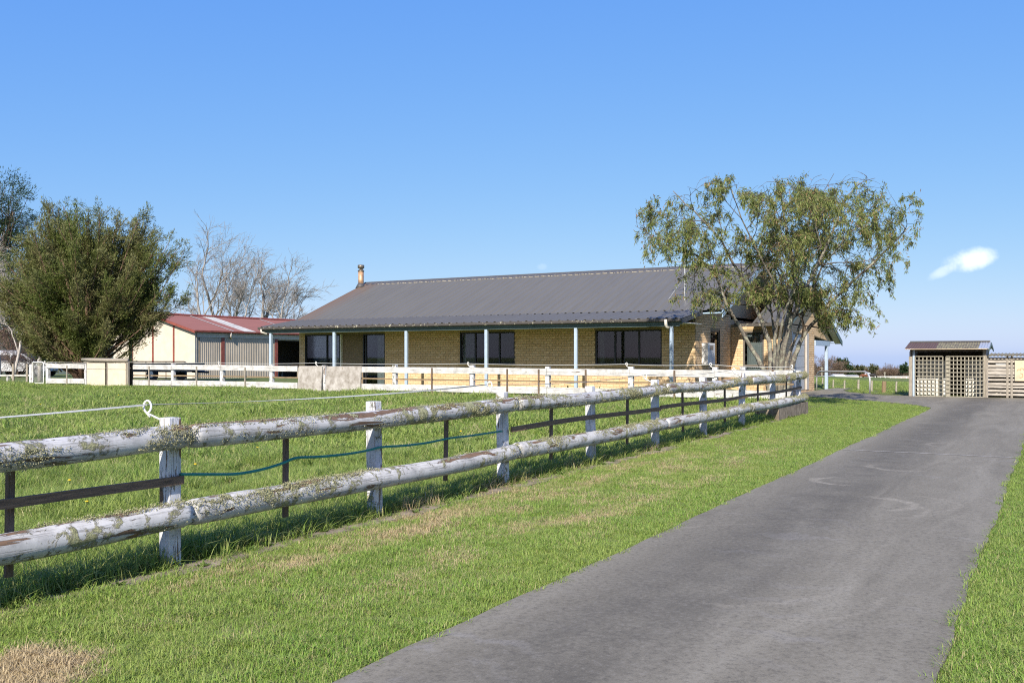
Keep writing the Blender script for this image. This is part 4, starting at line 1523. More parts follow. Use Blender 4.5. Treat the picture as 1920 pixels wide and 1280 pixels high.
# ------------------------------------------------------------------ farm shed with the red roof
SX, SY = -39.5, 34.95
SW, SLN = 6.55, 14.0
SE, SR = 3.0, 3.88
sz = 0.12
shed = empty('farm_shed', (SX, SY, sz), 'cream farm shed with faded red roof and corrugated sliding doors', 'shed')
MB().prism([(SX, SY, sz), (SX, SY, SE), (SX - SW / 2, SY, SR - 0.02), (SX - SW, SY, SE), (SX - SW, SY, sz)], (0, 0.12, 0)).build('gable_wall', M['cream'], shed)
for px in (248, 287, 326):
    x = xat(px, SY)
    d = abs(x - (SX - SW / 2)) / (SW / 2)
    MB().box(x - 0.055, x + 0.055, SY - 0.03, SY - 0.002, sz, SR - 0.12 - (SR - SE) * d).build('cover_strip', M['red'], shed)
MB().box(SX - 0.10, SX + 0.02, SY - 0.02, SY - 0.003, sz, SE - 0.05).build('corner_flashing', M['cream'], shed)
MB().box(SX - SW, SX - SW + 0.12, SY + 0.121, SY + SLN, sz, SE).build('back_wall', M['corr'], shed)
MB().box(SX - SW + 0.12, SX, SY + SLN - 0.12, SY + SLN, sz, SE).build('end_wall', M['corr'], shed)


def corr(mb, y0, y1, x, z0, z1, pitch=0.13, amp=0.012):
    n = max(2, int((y1 - y0) / pitch * 4))
    vs, fs = [], []
    for i in range(n + 1):
        y = y0 + (y1 - y0) * i / n
        d = amp * math.sin(2 * math.pi * (y - y0) / pitch)
        vs += [(x + d, y, z0), (x + d, y, z1), (x - 0.03, y, z0), (x - 0.03, y, z1)]
    for i in range(n):
        o = i * 4
        fs += [(o, o + 4, o + 5, o + 1), (o + 2, o + 3, o + 7, o + 6)]
    return mb.add(vs, fs)


ys = [yat(p, SX) for p in (374, 415, 420, 515, 520)]
corr(MB(), SY + 0.05, ys[0], SX - 0.04, sz, SE).build('side_wall', M['corr'], shed)
corr(MB(), ys[0], ys[1], SX + 0.02, sz + 0.05, 2.62).build('sliding_door', M['corr'], shed)
corr(MB(), ys[2], ys[3], SX + 0.02, sz + 0.05, 2.62).build('sliding_door', M['corr'], shed)
for a, b in ((ys[1], ys[2]), (ys[3], ys[4])):
    MB().box(SX - 0.05, SX + 0.05, a, max(b, a + 0.16), sz, 2.62).build('door_post', M['red'], shed)
MB().box(SX - 0.04, SX + 0.05, SY + 0.1, SY + SLN, 2.63, 2.86).build('door_track_cover', M['shed_trim'], shed)
MB().box(SX - 0.06, SX - 0.04, SY + 0.1, SY + SLN, 2.55, 3.0).build('lintel', M['corr'], shed)
ye = ys[4] + 4.2
MB().box(SX - 0.12, SX, ye, SY + SLN - 0.13, sz, 2.55).build('side_wall', M['corr'], shed)
MB().box(SX - 3.5, SX - 3.4, ys[3], SY + SLN - 0.2, sz, 2.9).build('partition', M['dark_void'], shed)
MB().box(SX - 3.39, SX, ys[3] - 0.35, ys[3] - 0.25, sz, 2.9).build('partition', M['dark_void'], shed)
ov = 0.22
sr = MB().tube([(SX - SW / 2, SY - ov, SR + 0.05), (SX - SW / 2, SY + SLN + ov, SR + 0.05)], 0.08, 8).build('roof', M['red'], shed)
nsh = 16
for side in (1, -1):
    for i in range(nsh):
        y0 = SY - ov + (SLN + 2 * ov) * i / nsh
        y1 = SY - ov + (SLN + 2 * ov) * (i + 1) / nsh
        mb = MB()
        n = 28
        vs, fs = [], []
        e = SX + 0.22 if side > 0 else SX - SW - 0.22
        drop = (SR - SE) / (SW / 2) * (SW / 2 + 0.22)
        for j in range(n + 1):
            y = y0 + (y1 - y0) * j / n
            h = 0.014 * math.sin(2 * math.pi * j / 4)
            vs += [(e, y, SR + 0.03 - drop + h), (SX - SW / 2, y, SR + 0.03 + h), (e, y, SR + 0.015 - drop + h), (SX - SW / 2, y, SR + 0.015 + h)]
        for j in range(n):
            o = j * 4
            fs += [(o, o + 4, o + 5, o + 1), (o + 2, o + 3, o + 7, o + 6), (o, o + 2, o + 6, o + 4)]
        clear = side > 0 and i == 4
        mb.add(vs, fs).build('roof_sheet', M['clear_roof'] if clear else M['red_roof'], sr)
        if side > 0 and i in (2, 8, 11):
            MB().prism([(e, y1 - 0.03, SR + 0.055 - drop), (SX - SW / 2, y1 - 0.03, SR + 0.055), (SX - SW / 2, y1 - 0.03, SR + 0.045), (e, y1 - 0.03, SR + 0.045 - drop)], (0, 0.10, 0)).build('lap_strip', M['clear_roof'], sr)
for s_ in (1, -1):
    x1_ = SX + 0.24 if s_ > 0 else SX - SW - 0.24
    MB().prism([(SX - SW / 2, SY - ov - 0.02, SR + 0.06), (x1_, SY - ov - 0.02, SE - 0.03), (x1_, SY - ov - 0.02, SE - 0.17), (SX - SW / 2, SY - ov - 0.02, SR - 0.08)], (0, 0.03, 0)).build('barge_board', M['red'], shed)
MB().box(SX + 0.14, SX + 0.25, SY - 0.2, SY + SLN + 0.2, SE - 0.10, SE - 0.01).build('gutter', M['red'], shed)
MB().tube([(SX + 0.2, yat(433, SX + 0.2), SE - 0.1), (SX + 0.2, yat(433, SX + 0.2), SE - 0.28), (SX + 0.06, yat(432, SX), SE - 0.42)], 0.05, 8).build('downpipe', M['shed_trim'], shed, True)
sx_, sy_ = at(436, 620, 53)[:2]

# workbench seen inside the open bay
wb = empty('workbench', (SX - 1.2, ys[4] + 1.4, sz), 'rough timber workbench inside the open bay of the farm shed', 'bench')
MB().box(SX - 2.0, SX - 0.5, ys[4] + 0.5, ys[4] + 2.4, 1.0, 1.08).build('top', M['midrail'], wb)
for a in (SX - 1.95, SX - 0.6):
    for b in (ys[4] + 0.55, ys[4] + 2.3):
        MB().box(a, a + 0.09, b, b + 0.09, sz, 1.0).build('leg', M['grey_post'], wb)

# yard light pole
p = at(245, 690, 40.5)
zb = gz(p.x, p.y)
lp_ = empty('yard_light', (p.x, p.y, zb), 'tall grey yard light pole in front of the cream shed', 'lamp')
MB().tube([(p.x, p.y, zb - 0.2), (p.x, p.y, 3.72)], [0.075, 0.06], 10).build('pole', M['grey_post'], lp_, True)
MB().tube([(p.x, p.y, 3.66), (p.x - 0.14, p.y, 3.70), (p.x - 0.2, p.y, 3.69)], 0.02, 6).build('arm', M['galv'], lp_)
hd = MB().tube([(p.x + 0.03, p.y, 3.70), (p.x + 0.10, p.y, 3.74), (p.x + 0.26, p.y, 3.76), (p.x + 0.30, p.y, 3.74)], [0.03, 0.05, 0.055, 0.03], 8).build('lamp_head', M['lamp_glass'], lp_, True)

# pipe gate behind the white fence
pa, pb = at(236, 678, 43), at(350, 680, 43)
z0 = gz(pa.x, pa.y)
pg = empty('pipe_gate', (pa.x, pa.y, z0), 'dark pipe farm gate standing behind the white fence before the shed', 'gate')
mb = MB()
dv = pb - pa
L = dv.length
dv.normalize()
fp = [pa * 1]
pts = [(pa.x, pa.y, 0.3), (pa.x, pa.y, 1.36), (pb.x - dv.x * 0.12, pb.y - dv.y * 0.12, 1.36), (pb.x - dv.x * 0.03, pb.y - dv.y * 0.03, 1.32), (pb.x, pb.y, 1.2), (pb.x, pb.y, 0.3), (pa.x, pa.y, 0.3)]
MB().tube(pts, 0.028, 6, False).build('frame', M['joinery_brown'], pg)
for z in (0.62, 0.95):
    MB().tube([(pa.x, pa.y, z), (pb.x, pb.y, z)], 0.018, 6).build('bar', M['joinery_brown'], pg)
for t in (0.33, 0.66):
    q_ = pa.lerp(pb, t)
    MB().tube([(q_.x, q_.y, 0.3), (q_.x, q_.y, 1.36)], 0.018, 6).build('upright', M['joinery_brown'], pg)


# ------------------------------------------------------------------ vehicles
def make_car(name, loc, rot, paint, label, group=None, van=False):
    e = empty(name, (0, 0, 0), label, 'car', group)
    pm = simple('car_paint_' + label.split()[0], paint, 0.3, 0.03, 2, 0, spec=0.6)
    # side profile (x along the car, z up), body narrowed above the waist
    prof = [(-2.1, 0.35), (-2.15, 0.62), (-2.05, 0.85), (-1.75, 0.92), (1.05, 0.95), (1.95, 0.82), (2.12, 0.62), (2.1, 0.35)]
    roofp = [(-1.85, 0.93), (-1.45, 1.40), (-0.9, 1.48), (0.25, 1.45), (1.05, 0.96)] if not van else [(-2.0, 0.92), (-1.9, 1.62), (-1.2, 1.72), (0.5, 1.68), (1.15, 0.96)]
    mb = MB()
    vs, fs = [], []
    n = len(prof)
    for yy, k in ((-0.82, 0.96), (-0.86, 1.0), (0.86, 1.0), (0.82, 0.96)):
        for x, z in prof:
            vs.append((x * k, yy, z))
    for j in range(3):
        for i in range(n):
            fs.append((j * n + i, j * n + (i + 1) % n, (j + 1) * n + (i + 1) % n, (j + 1) * n + i))
    fs += [tuple(range(n)), tuple(reversed(range(3 * n, 4 * n)))]
    mb.add(vs, fs).build('body', pm, e, False, 0.04)
    vs, fs = [], []
    n = len(roofp)
    for s_ in (-1, 1):
        for x, z in roofp:
            t = (z - 0.93) / 0.55
            vs.append((x, s_ * (0.80 - 0.16 * t), z))
    for i in range(n):
        fs.append((i, (i + 1) % n, n + (i + 1) % n, n + i))
    fs += [tuple(range(n)), tuple(reversed(range(n, 2 * n)))]
    MB().add(vs, fs).build('cabin', pm, e, False, 0.03)
    zr = roofp[2][1] - 0.09
    for s_ in (-1, 1):
        for xa, xb, xc, xd in ((-1.55, -0.55, -0.6, -1.3), (-0.45, 0.72, 0.22, -0.5)):
            w0, w1 = 0.795 - 0.16 * 0.09, 0.80 - 0.16 * ((zr - 0.93) / 0.55)
            y0, y1 = s_ * (w0 + 0.012), s_ * (w1 + 0.012)
            MB().prism([(xa, y0, 0.99), (xb, y0, 0.99), (xc, y1, zr), (xd, y1, zr)], (0, -s_ * 0.02, 0)).build('window', M['carglass'], e)
    w = roofp[-2]
    MB().prism([(0.98, -0.68, 1.03), (0.98, 0.68, 1.03), (w[0] + 0.1, 0.58, w[1] - 0.04), (w[0] + 0.1, -0.58, w[1] - 0.04)], (0.03, 0, 0.02)).build('windscreen', M['carglass'], e)
    for x in (-1.35, 1.35):
        for s_ in (-1, 1):
            wh = MB().tube([(x, s_ * 0.70, 0.31), (x, s_ * 0.72, 0.31), (x, s_ * 0.87, 0.31), (x, s_ * 0.89, 0.31)], [0.28, 0.31, 0.31, 0.28], 20).build('wheel', M['tyre'], e, True)
            MB().tube([(x, s_ * 0.885, 0.31), (x, s_ * 0.9, 0.31)], 0.18, 14).build('rim', M['rim'], wh)
    for s_ in (-1, 1):
        MB().box(2.0, 2.10, s_ * 0.45, s_ * 0.75, 0.62, 0.74).build('headlight', M['lamp_glass'], e)
    e.location = loc
    e.rotation_euler = (0, 0, rot)
    return e


p = at(322, 700, 45)
tz_ = gz(p.x, p.y)
tr = empty('farm_trailer', (0, 0, 0), 'low dark farm trailer glimpsed between the white fence boards before the shed', 'trailer')
MB().box(-1.7, 1.3, -0.75, 0.75, 0.42, 0.50).build('deck', M['dark_void'], tr)
for s_ in (-1, 1):
    MB().box(-1.7, 1.3, s_ * 0.75, s_ * 0.79, 0.42, 0.84).build('side_board', M['joinery'], tr)
for x_ in (-1.72, 1.3):
    MB().box(x_, x_ + 0.04, -0.75, 0.75, 0.42, 0.80).build('end_board', M['joinery'], tr)
MB().tube([(1.3, 0, 0.45), (2.3, 0, 0.42)], 0.05, 8).build('drawbar', M['joinery'], tr)
for s_ in (-1, 1):
    wh = MB().tube([(-0.3, s_ * 0.80, 0.31), (-0.3, s_ * 0.82, 0.31), (-0.3, s_ * 0.97, 0.31), (-0.3, s_ * 0.99, 0.31)], [0.28, 0.31, 0.31, 0.28], 20).build('wheel', M['tyre'], tr, True)
    MB().tube([(-0.3, s_ * 0.985, 0.31), (-0.3, s_ * 1.0, 0.31)], 0.17, 14).build('rim', M['rim'], wh)
tr.location = (p.x, p.y, tz_)
tr.rotation_euler = (0, 0, math.radians(4))
p = at(3, 705, 66)
make_car('parked_car', (p.x, p.y, gz(p.x, p.y)), math.radians(165), (0.72, 0.73, 0.74), 'white parked car at the far left edge beyond the wire fence', 'cars parked beyond the white fence', True)
p = at(46, 705, 62)
make_car('parked_car', (p.x, p.y, gz(p.x, p.y)), math.radians(28), (0.60, 0.63, 0.66), 'silver parked car beyond the wire fence beside the mesh gate', 'cars parked beyond the white fence')

# ------------------------------------------------------------------ lattice shed and slatted pen at the end of the drive
LX0, LX1, LY = -4.35, -2.1, 34.33
lz = gz(-3.2, LY)
ls = empty('lattice_shed', (LX0, LY, lz), 'small weathered shed with trellis front and mossy iron roof', 'shed')
LT = 1.585
for x, w, hgt, mk in ((LX0 + 0.02, 0.055, LT, 'grey_post'), (LX0 + 0.12, 0.035, 1.86, 'blue'), (xat(1778, LY), 0.05, LT, 'timber'), (LX1, 0.05, 1.84, 'grey_post')):
    MB().box(x - w, x + w, LY - 0.01, LY + 0.09, lz - 0.1, hgt).build('post', M[mk], ls)


def lattice(x0, x1, z0, z1, y):
    fr_ = 0.028
    t = empty
    n = round((x1 - x0) / 0.118)
    for i in range(n + 1):
        x = x0 + (x1 - x0) * i / n
        MB().box(x - 0.0135, x + 0.0135, y - 0.022, y - 0.004, z0, z1).build('lath', M['timber'], ls)
    n = round((z1 - z0) / 0.128)
    for i in range(n + 1):
        z = z0 + (z1 - z0) * i / n
        MB().box(x0, x1, y - 0.038, y - 0.0225, z - 0.012, z + 0.012).build('lath', M['timber'], ls)


lattice(xat(1716, LY), xat(1768, LY), lz + 0.03, LT, LY - 0.012)
lattice(xat(1774, LY), xat(1845, LY), lz + 0.03, LT, LY - 0.012)
LD = 1.9
for a, b in ((LX0 + 0.1, xat(1768, LY)), (xat(1806, LY), xat(1838, LY))):
    MB().box(a, b, LY + 1.0, LY + 1.05, lz, 1.45).build('inner_panel', M['pale_wall'], ls)
MB().box(LX0, LX1, LY + LD, LY + LD + 0.05, lz, 1.75).build('back_wall', M['dark_void'], ls)
MB().box(LX0 - 0.03, LX0 + 0.02, LY + 0.1, LY + LD, lz, 1.75).build('side_wall', M['slat'], ls)
MB().box(LX1 - 0.02, LX1 + 0.03, LY + 0.1, LY + LD, lz, 1.80).build('side_wall', M['slat'], ls)
for x in (LX0 + 0.5, xat(1772, LY), xat(1810, LY), LX1 - 0.2):
    MB().beam((x, LY - 0.2, 1.80), (x, LY + 0.95, 1.99), 0.05, 0.09).build('rafter', M['dark_void'], ls)
MB().box(LX0, LX1, LY + 0.02, LY + 0.07, 1.74, 1.83).build('top_plate', M['dark_void'], ls)
n = 8
lr = MB().tube([(LX0 - 0.1, LY + 0.85, 2.085), (LX1 + 0.12, LY + 0.85, 2.085)], 0.03, 8).build('roof', M['ridge'], ls)
for i in range(n):
    a = LX0 - 0.13 + (LX1 - LX0 + 0.28) * i / n
    b = LX0 - 0.13 + (LX1 - LX0 + 0.28) * (i + 1) / n
    for (ya, za) in ((LY - 0.28, 1.845), (LY + 1.98, 1.845)):
        mb = MB()
        vs, fs = [], []
        m_ = 16
        for j in range(m_ + 1):
            x = a + (b - a) * j / m_
            h = 0.012 * math.sin(2 * math.pi * j / 4)
            vs += [(x, ya, za + h), (x, LY + 0.85, 2.06 + h), (x, ya, za + h - 0.01), (x, LY + 0.85, 2.05 + h)]
        for j in range(m_):
            o = j * 4
            fs += [(o, o + 4, o + 5, o + 1), (o + 2, o + 3, o + 7, o + 6), (o, o + 2, o + 6, o + 4)]
        mk = 'galv' if i == 7 else ('rust_iron' if i < 3 else 'old_iron')
        mb.add(vs, fs).build('roof_sheet', M[mk], lr)
MB().prism([(LX1 + 0.14, LY - 0.28, 1.83), (LX1 + 0.14, LY + 0.85, 2.05), (LX1 + 0.14, LY + 1.98, 1.83), (LX1 + 0.14, LY + 1.98, 1.75), (LX1 + 0.14, LY + 0.85, 1.96), (LX1 + 0.14, LY - 0.28, 1.75)], (0.025, 0, 0)).build('barge_board', M['fascia'], lr)
MB().prism([(LX1 + 0.0, LY + 0.1, 1.80), (LX1 + 0.0, LY + 0.85, 1.96), (LX1 + 0.0, LY + 1.9, 1.80)], (0.03, 0, 0)).build('gable_board', M['slat'], lr)
MB().tube([(LX0 - 0.12, LY - 0.275, 1.822), (LX1 + 0.1, LY - 0.275, 1.822)], 0.011, 6).build('eave_edge', M['ply'], lr)

pn = empty('slatted_pen', (LX1 + 0.1, LY, lz), 'open slatted timber pen joined to the trellis shed at the right edge', 'pen')
PX1 = 2.4
zr_ = [1.52, 1.42, 1.28, 1.16, 1.05, 0.95, 0.83, 0.70, 0.60, 0.48, 0.36]
for i, z in enumerate(zr_):
    w = random.uniform(0.04, 0.075)
    y = LY - 0.02
    tz = random.uniform(-0.012, 0.012)
    MB().beam((LX1 + 0.06, y, z), (PX1, y, z + tz), 0.022, w * 1.35).build('slat', M['slat'], pn, False, 0.003)
for px in (1851, 1889, 1897):
    x = xat(px, LY)
    MB().box(x - 0.03, x + 0.03, LY - 0.045, LY - 0.0315, lz, 1.62).build('post', M['grey_post'], pn)
for x in (-0.4, 0.8, 2.3):
    MB().box(x - 0.045, x + 0.045, LY + 0.0, LY + 0.09, lz - 0.1, 1.62).build('post', M['grey_post'], pn)
xa, xb = xat(1867, LY), xat(1888, LY)
MB().box(xa, xb, LY + 0.02, LY + 0.05, 0.95, 1.42).build('backing_board', M['bluewhite'], pn)
MB().box(LX1 + 0.06, PX1, LY + 1.3, LY + 1.34, lz, 1.5).build('back_wall', M['slat'], pn)
n = 7
for i in range(n):
    a = LX1 + 0.1 + (PX1 - LX1) * i / n
    b = LX1 + 0.1 + (PX1 - LX1) * (i + 1) / n
    vs, fs = [], []
    for j in range(25):
        x = a + (b - a) * j / 24
        h = 0.018 * math.sin(2 * math.pi * j / 4)
        vs += [(x, LY - 0.15, 1.60 + h), (x, LY + 1.5, 1.69 + h), (x, LY - 0.15, 1.59 + h), (x, LY + 1.5, 1.68 + h)]
    for j in range(24):
        o = j * 4
        fs += [(o, o + 4, o + 5, o + 1), (o + 2, o + 3, o + 7, o + 6), (o, o + 2, o + 6, o + 4)]
    MB().add(vs, fs).build('roof_sheet', M['old_iron'], pn)
xa = xat(1903, LY)
bd = empty('tan_board', (xa + 0.4, LY - 0.05, 0.65), 'tan plywood board with orange marks fixed to the slatted pen', 'board')
MB().box(xa, xa + 1.0, LY - 0.075, LY - 0.052, 0.80, 1.46).build('sheet', M['ply'], bd)
for (ax2, az2, r1, a0, a1) in ((0.12, 1.12, 0.055, 0.2, 3.4), (0.20, 1.16, 0.05, 0.0, 2.9), (0.16, 0.98, 0.07, -1.9, 1.7)):
    pts = [(xa + ax2 + r1 * math.cos(a), LY - 0.078, az2 + r1 * math.sin(a)) for a in np.linspace(a0, a1, 10)]
    MB().tube(pts, 0.011, 5).build('mark', M['rust_mark'], bd)

# bent pipe hitching rail beside the garage
a, b = at(1531, 729, 38.0), at(1631, 739, 33.6)
za, zb = gz(a.x, a.y), gz(b.x, b.y)
d = (b - a)
d.z = 0
L = d.length
d.normalize()
pts = [(a.x, a.y, za - 0.05)]
TOPZ = 1.0
for t in np.linspace(0, math.pi / 2, 7):
    pts.append((a.x + d.x * 0.45 * (1 - math.cos(t)), a.y + d.y * 0.45 * (1 - math.cos(t)), TOPZ - 0.3 + 0.3 * math.sin(t)))
for t in np.linspace(math.pi / 2, 0, 7):
    pts.append((b.x - d.x * 0.45 * (1 - math.cos(t)), b.y - d.y * 0.45 * (1 - math.cos(t)), TOPZ + 0.04 - 0.3 + 0.3 * math.sin(t)))
pts.append((b.x, b.y, zb - 0.05))
o = MB().tube(pts, 0.034, 10).build('hitching_rail', M['galv'], None, True)
tag(o, 'bent galvanised pipe rail standing on the edge of the concrete apron', 'rail')


# ------------------------------------------------------------------ trees
def grow(rng, p, d, L, r, lev, cfg, segs, tips):
    n = cfg['steps'][lev]
    pts = [np.array(p, float)]
    rad = [r]
    d = np.array(d, float)
    end = cfg.get('taper', 0.4)
    for i in range(n):
        d = d + rng.normal(0, cfg['wig'][lev], 3) + np.array(cfg['trop'][lev])
        d = d / np.linalg.norm(d)
        pts.append(pts[-1] + d * L / n)
        rad.append(r * (1 - (1 - end) * (i + 1) / n))
    segs.append((pts, rad, lev))
    if lev + 1 >= cfg['levels']:
        tips.append((pts, d, lev))
        return
    nb = cfg['nb'][lev]
    nb = rng.integers(max(1, nb - 1), nb + 2)
    for k in range(nb):
        t = rng.uniform(cfg['from'][lev], 1.0) if k else 1.0
        i = min(n - 1, int(t * n))
        f = t * n - i
        q = pts[i] * (1 - f) + pts[i + 1] * f
        dd = pts[i + 1] - pts[i]
        dd = dd / np.linalg.norm(dd)
        ax = np.cross(dd, rng.normal(size=3))
        ax = ax / np.linalg.norm(ax)
        an = cfg['ang'][lev] * rng.uniform(0.6, 1.3) * (0.5 if k == 0 else 1)
        nd = dd * math.cos(an) + ax * math.sin(an)
        rr = (rad[i] * (1 - f) + rad[i + 1] * f) * (0.92 if k == 0 else cfg['rr'])
        grow(rng, q, nd, L * cfg['lr'][lev] * rng.uniform(0.7, 1.2), max(rr, cfg['rmin']), lev + 1, cfg, segs, tips)


def tubes(segs, sides=(8, 6, 5, 4, 3, 3), lo=0, hi=99):
    mb = MB()
    for pts, rad, lev in segs:
        if lo <= lev <= hi:
            mb.tube([Vector(p) for p in pts], rad, sides[min(lev, len(sides) - 1)], lev == 0)
    return mb


# --- multi-stemmed willow-leaved tree in front of the garage wing
rng = np.random.default_rng(21)
TZC = 25.0
tb = at(1455, 700, TZC)
tzb = gz(tb.x, tb.y)
tree = empty('willow_leaved_tree', (tb.x, tb.y, tzb), 'multi-stemmed tree with lichened trunks and drooping narrow leaves beside the garage', 'tree')
stems = [
    ([(1446, 745), (1436, 700), (1410, 655), (1385, 610), (1362, 572), (1345, 520), (1305, 478), (1255, 452), (1205, 440)], 0.0, 0.075),
    ([(1448, 745), (1447, 690), (1443, 640), (1428, 600), (1408, 560), (1388, 515), (1352, 450), (1300, 395), (1262, 358)], 0.5, 0.082),
    ([(1452, 745), (1452, 690), (1453, 640), (1460, 590), (1452, 530), (1420, 470), (1390, 410), (1372, 355)], -0.7, 0.062),
    ([(1460, 745), (1462, 700), (1468, 650), (1478, 600), (1490, 540), (1482, 470), (1470, 400), (1462, 345)], 0.4, 0.115),
    ([(1462, 745), (1463, 690), (1472, 640), (1488, 590), (1520, 520), (1555, 450), (1580, 385), (1610, 340)], -0.5, 0.085),
    ([(1470, 745), (1480, 700), (1490, 665), (1502, 635), (1530, 600), (1575, 550), (1630, 500), (1685, 445), (1705, 425)], 0.3, 0.085),
    ([(1466, 745), (1474, 680), (1492, 630), (1510, 580), (1540, 500), (1590, 440), (1640, 395), (1670, 370)], 1.3, 0.045),
    ([(1456, 745), (1458, 680), (1450, 610), (1440, 540), (1425, 470), (1440, 410), (1520, 350)], 1.6, 0.045),
    ([(1455, 745), (1456, 670), (1470, 590), (1500, 510), (1540, 460), (1520, 400), (1530, 350)], -1.6, 0.045),
]
segs, tips = [], []
cfg = dict(levels=4, steps=[6, 5, 5, 4], wig=[0.1, 0.16, 0.2, 0.2], trop=[(0, 0, 0.02), (0, 0, 0.02), (0, 0, -0.03), (0, 0, -0.13)], nb=[4, 4, 3, 0],
           **{'from': [0.2, 0.25, 0.2]}, ang=[0.75, 0.8, 0.8], lr=[0.62, 0.62, 0.75], rr=0.55, rmin=0.006, taper=0.4)
for pts_px, dz, r0 in stems:
    pts = []
    n = len(pts_px)
    for i, (a, b) in enumerate(pts_px):
        t = i / (n - 1)
        q = at(a, b, TZC + dz * t * 1.3)
        pts.append(np.array(q))
    rad = [r0 * (1.15 - 0.25 * min(1, i / 2) - 0.78 * (i / (n - 1)) ** 1.1) for i in range(n)]
    # refine
    P2, R2 = [], []
    for i in range(n - 1):
        for j in range(3):
            t = j / 3
            P2.append(pts[i] * (1 - t) + pts[i + 1] * t + rng.normal(0, 0.012, 3) * (i > 0))
            R2.append(rad[i] * (1 - t) + rad[i + 1] * t)
    P2.append(pts[-1])
    R2.append(rad[-1])
    segs.append((P2, R2, 0))
    m_ = len(P2)
    for k in range(11):
        i = int(rng.uniform(0.38, 0.99) * (m_ - 1))
        dd = P2[min(i + 1, m_ - 1)] - P2[i - 1]
        dd = dd / np.linalg.norm(dd)
        ax = rng.normal(size=3)
        ax[2] *= 0.5
        nd = dd * 0.55 + ax / np.linalg.norm(ax) * 0.85 + np.array([0, 0, 0.12])
        grow(rng, P2[i], nd / np.linalg.norm(nd), rng.uniform(0.75, 1.25), max(0.012, R2[i] * 0.5), 1, cfg, segs, tips)


def crown_ok(q, slack=0.0):
    zc_ = -S30 * q[0] + C30 * q[1]
    py_ = HZ - (q[2] - CH) / zc_ * F
    px_ = 960 + (C30 * q[0] + S30 * q[1]) / zc_ * F
    top = 342 + 14 * math.sin(px_ * 0.05) + 55 * max(0, (1330 - px_) / 150) + 40 * max(0, (px_ - 1660) / 80)
    low = 612 if px_ < 1345 else (562 if px_ < 1530 else 612)
    return top - slack < py_ < low + slack and 1185 - slack < px_ < 1730 + slack


segs = [sg for sg in segs if sg[2] < 1 or crown_ok(sg[0][-1], 25 if sg[2] == 1 else 8)]
tubes(segs, (12, 7, 5, 3), 0, 0).build('trunk', M['bark_lichen'], tree, True)
tubes(segs, (9, 6, 4, 3), 1, 3).build('branches', M['bark_dark'], tree, True)
pos, dr_ = [], []
pod_p, pod_d = [], []
for pts, d, lev in tips:
    m_ = len(pts)
    base_n = 39
    # keep the crown flat-topped and inside its outline
    tip = pts[-1]
    ok = crown_ok(tip) and tip[2] > 2.2
    if ok and mnoise.noise(Vector(tip) * 0.9) < -0.29:
        ok = False
    if not ok:
        continue
    for k in range(base_n):
        t = rng.uniform(0.1, 1) * (m_ - 1)
        i = min(int(t), m_ - 2)
        q = pts[i] * (1 - (t - i)) + pts[i + 1] * (t - i)
        pos.append(q + rng.normal(0, 0.045, 3))
        dv = d * 0.55 + rng.normal(0, 0.6, 3) + np.array([0, 0, -0.40])
        dr_.append(dv)
    # hanging sprays from the twig end
    for s_ in range(rng.integers(2, 5)):
        h = rng.uniform(0.06, 0.30)
        sway = rng.normal(0, 0.10, 3)
        for k in range(15):
            t = rng.uniform(0, 1)
            q = tip + sway * t + np.array([0, 0, -h * t])
            pos.append(q + rng.normal(0, 0.015, 3))
            dr_.append(np.array([0, 0, -0.9]) + rng.normal(0, 0.42, 3))
    if rng.random() < 0.30:
        for k in range(7):
            pod_p.append(tip + rng.normal(0, 0.1, 3))
            pod_d.append(rng.normal(0, 0.4, 3) + np.array([0, 0, -0.8]))
pos, dr_ = np.array(pos), np.array(dr_)
print('willow leaves', len(pos))
quads_obj('crown', leaf_quads(pos, dr_, 0.115, 0.022, rng, 0.15), M['leaf_willow'], tree)
quads_obj('seed_pods', leaf_quads(np.array(pod_p), np.array(pod_d), 0.10, 0.022, rng, 0.15), M['leaf_pod'], tree)


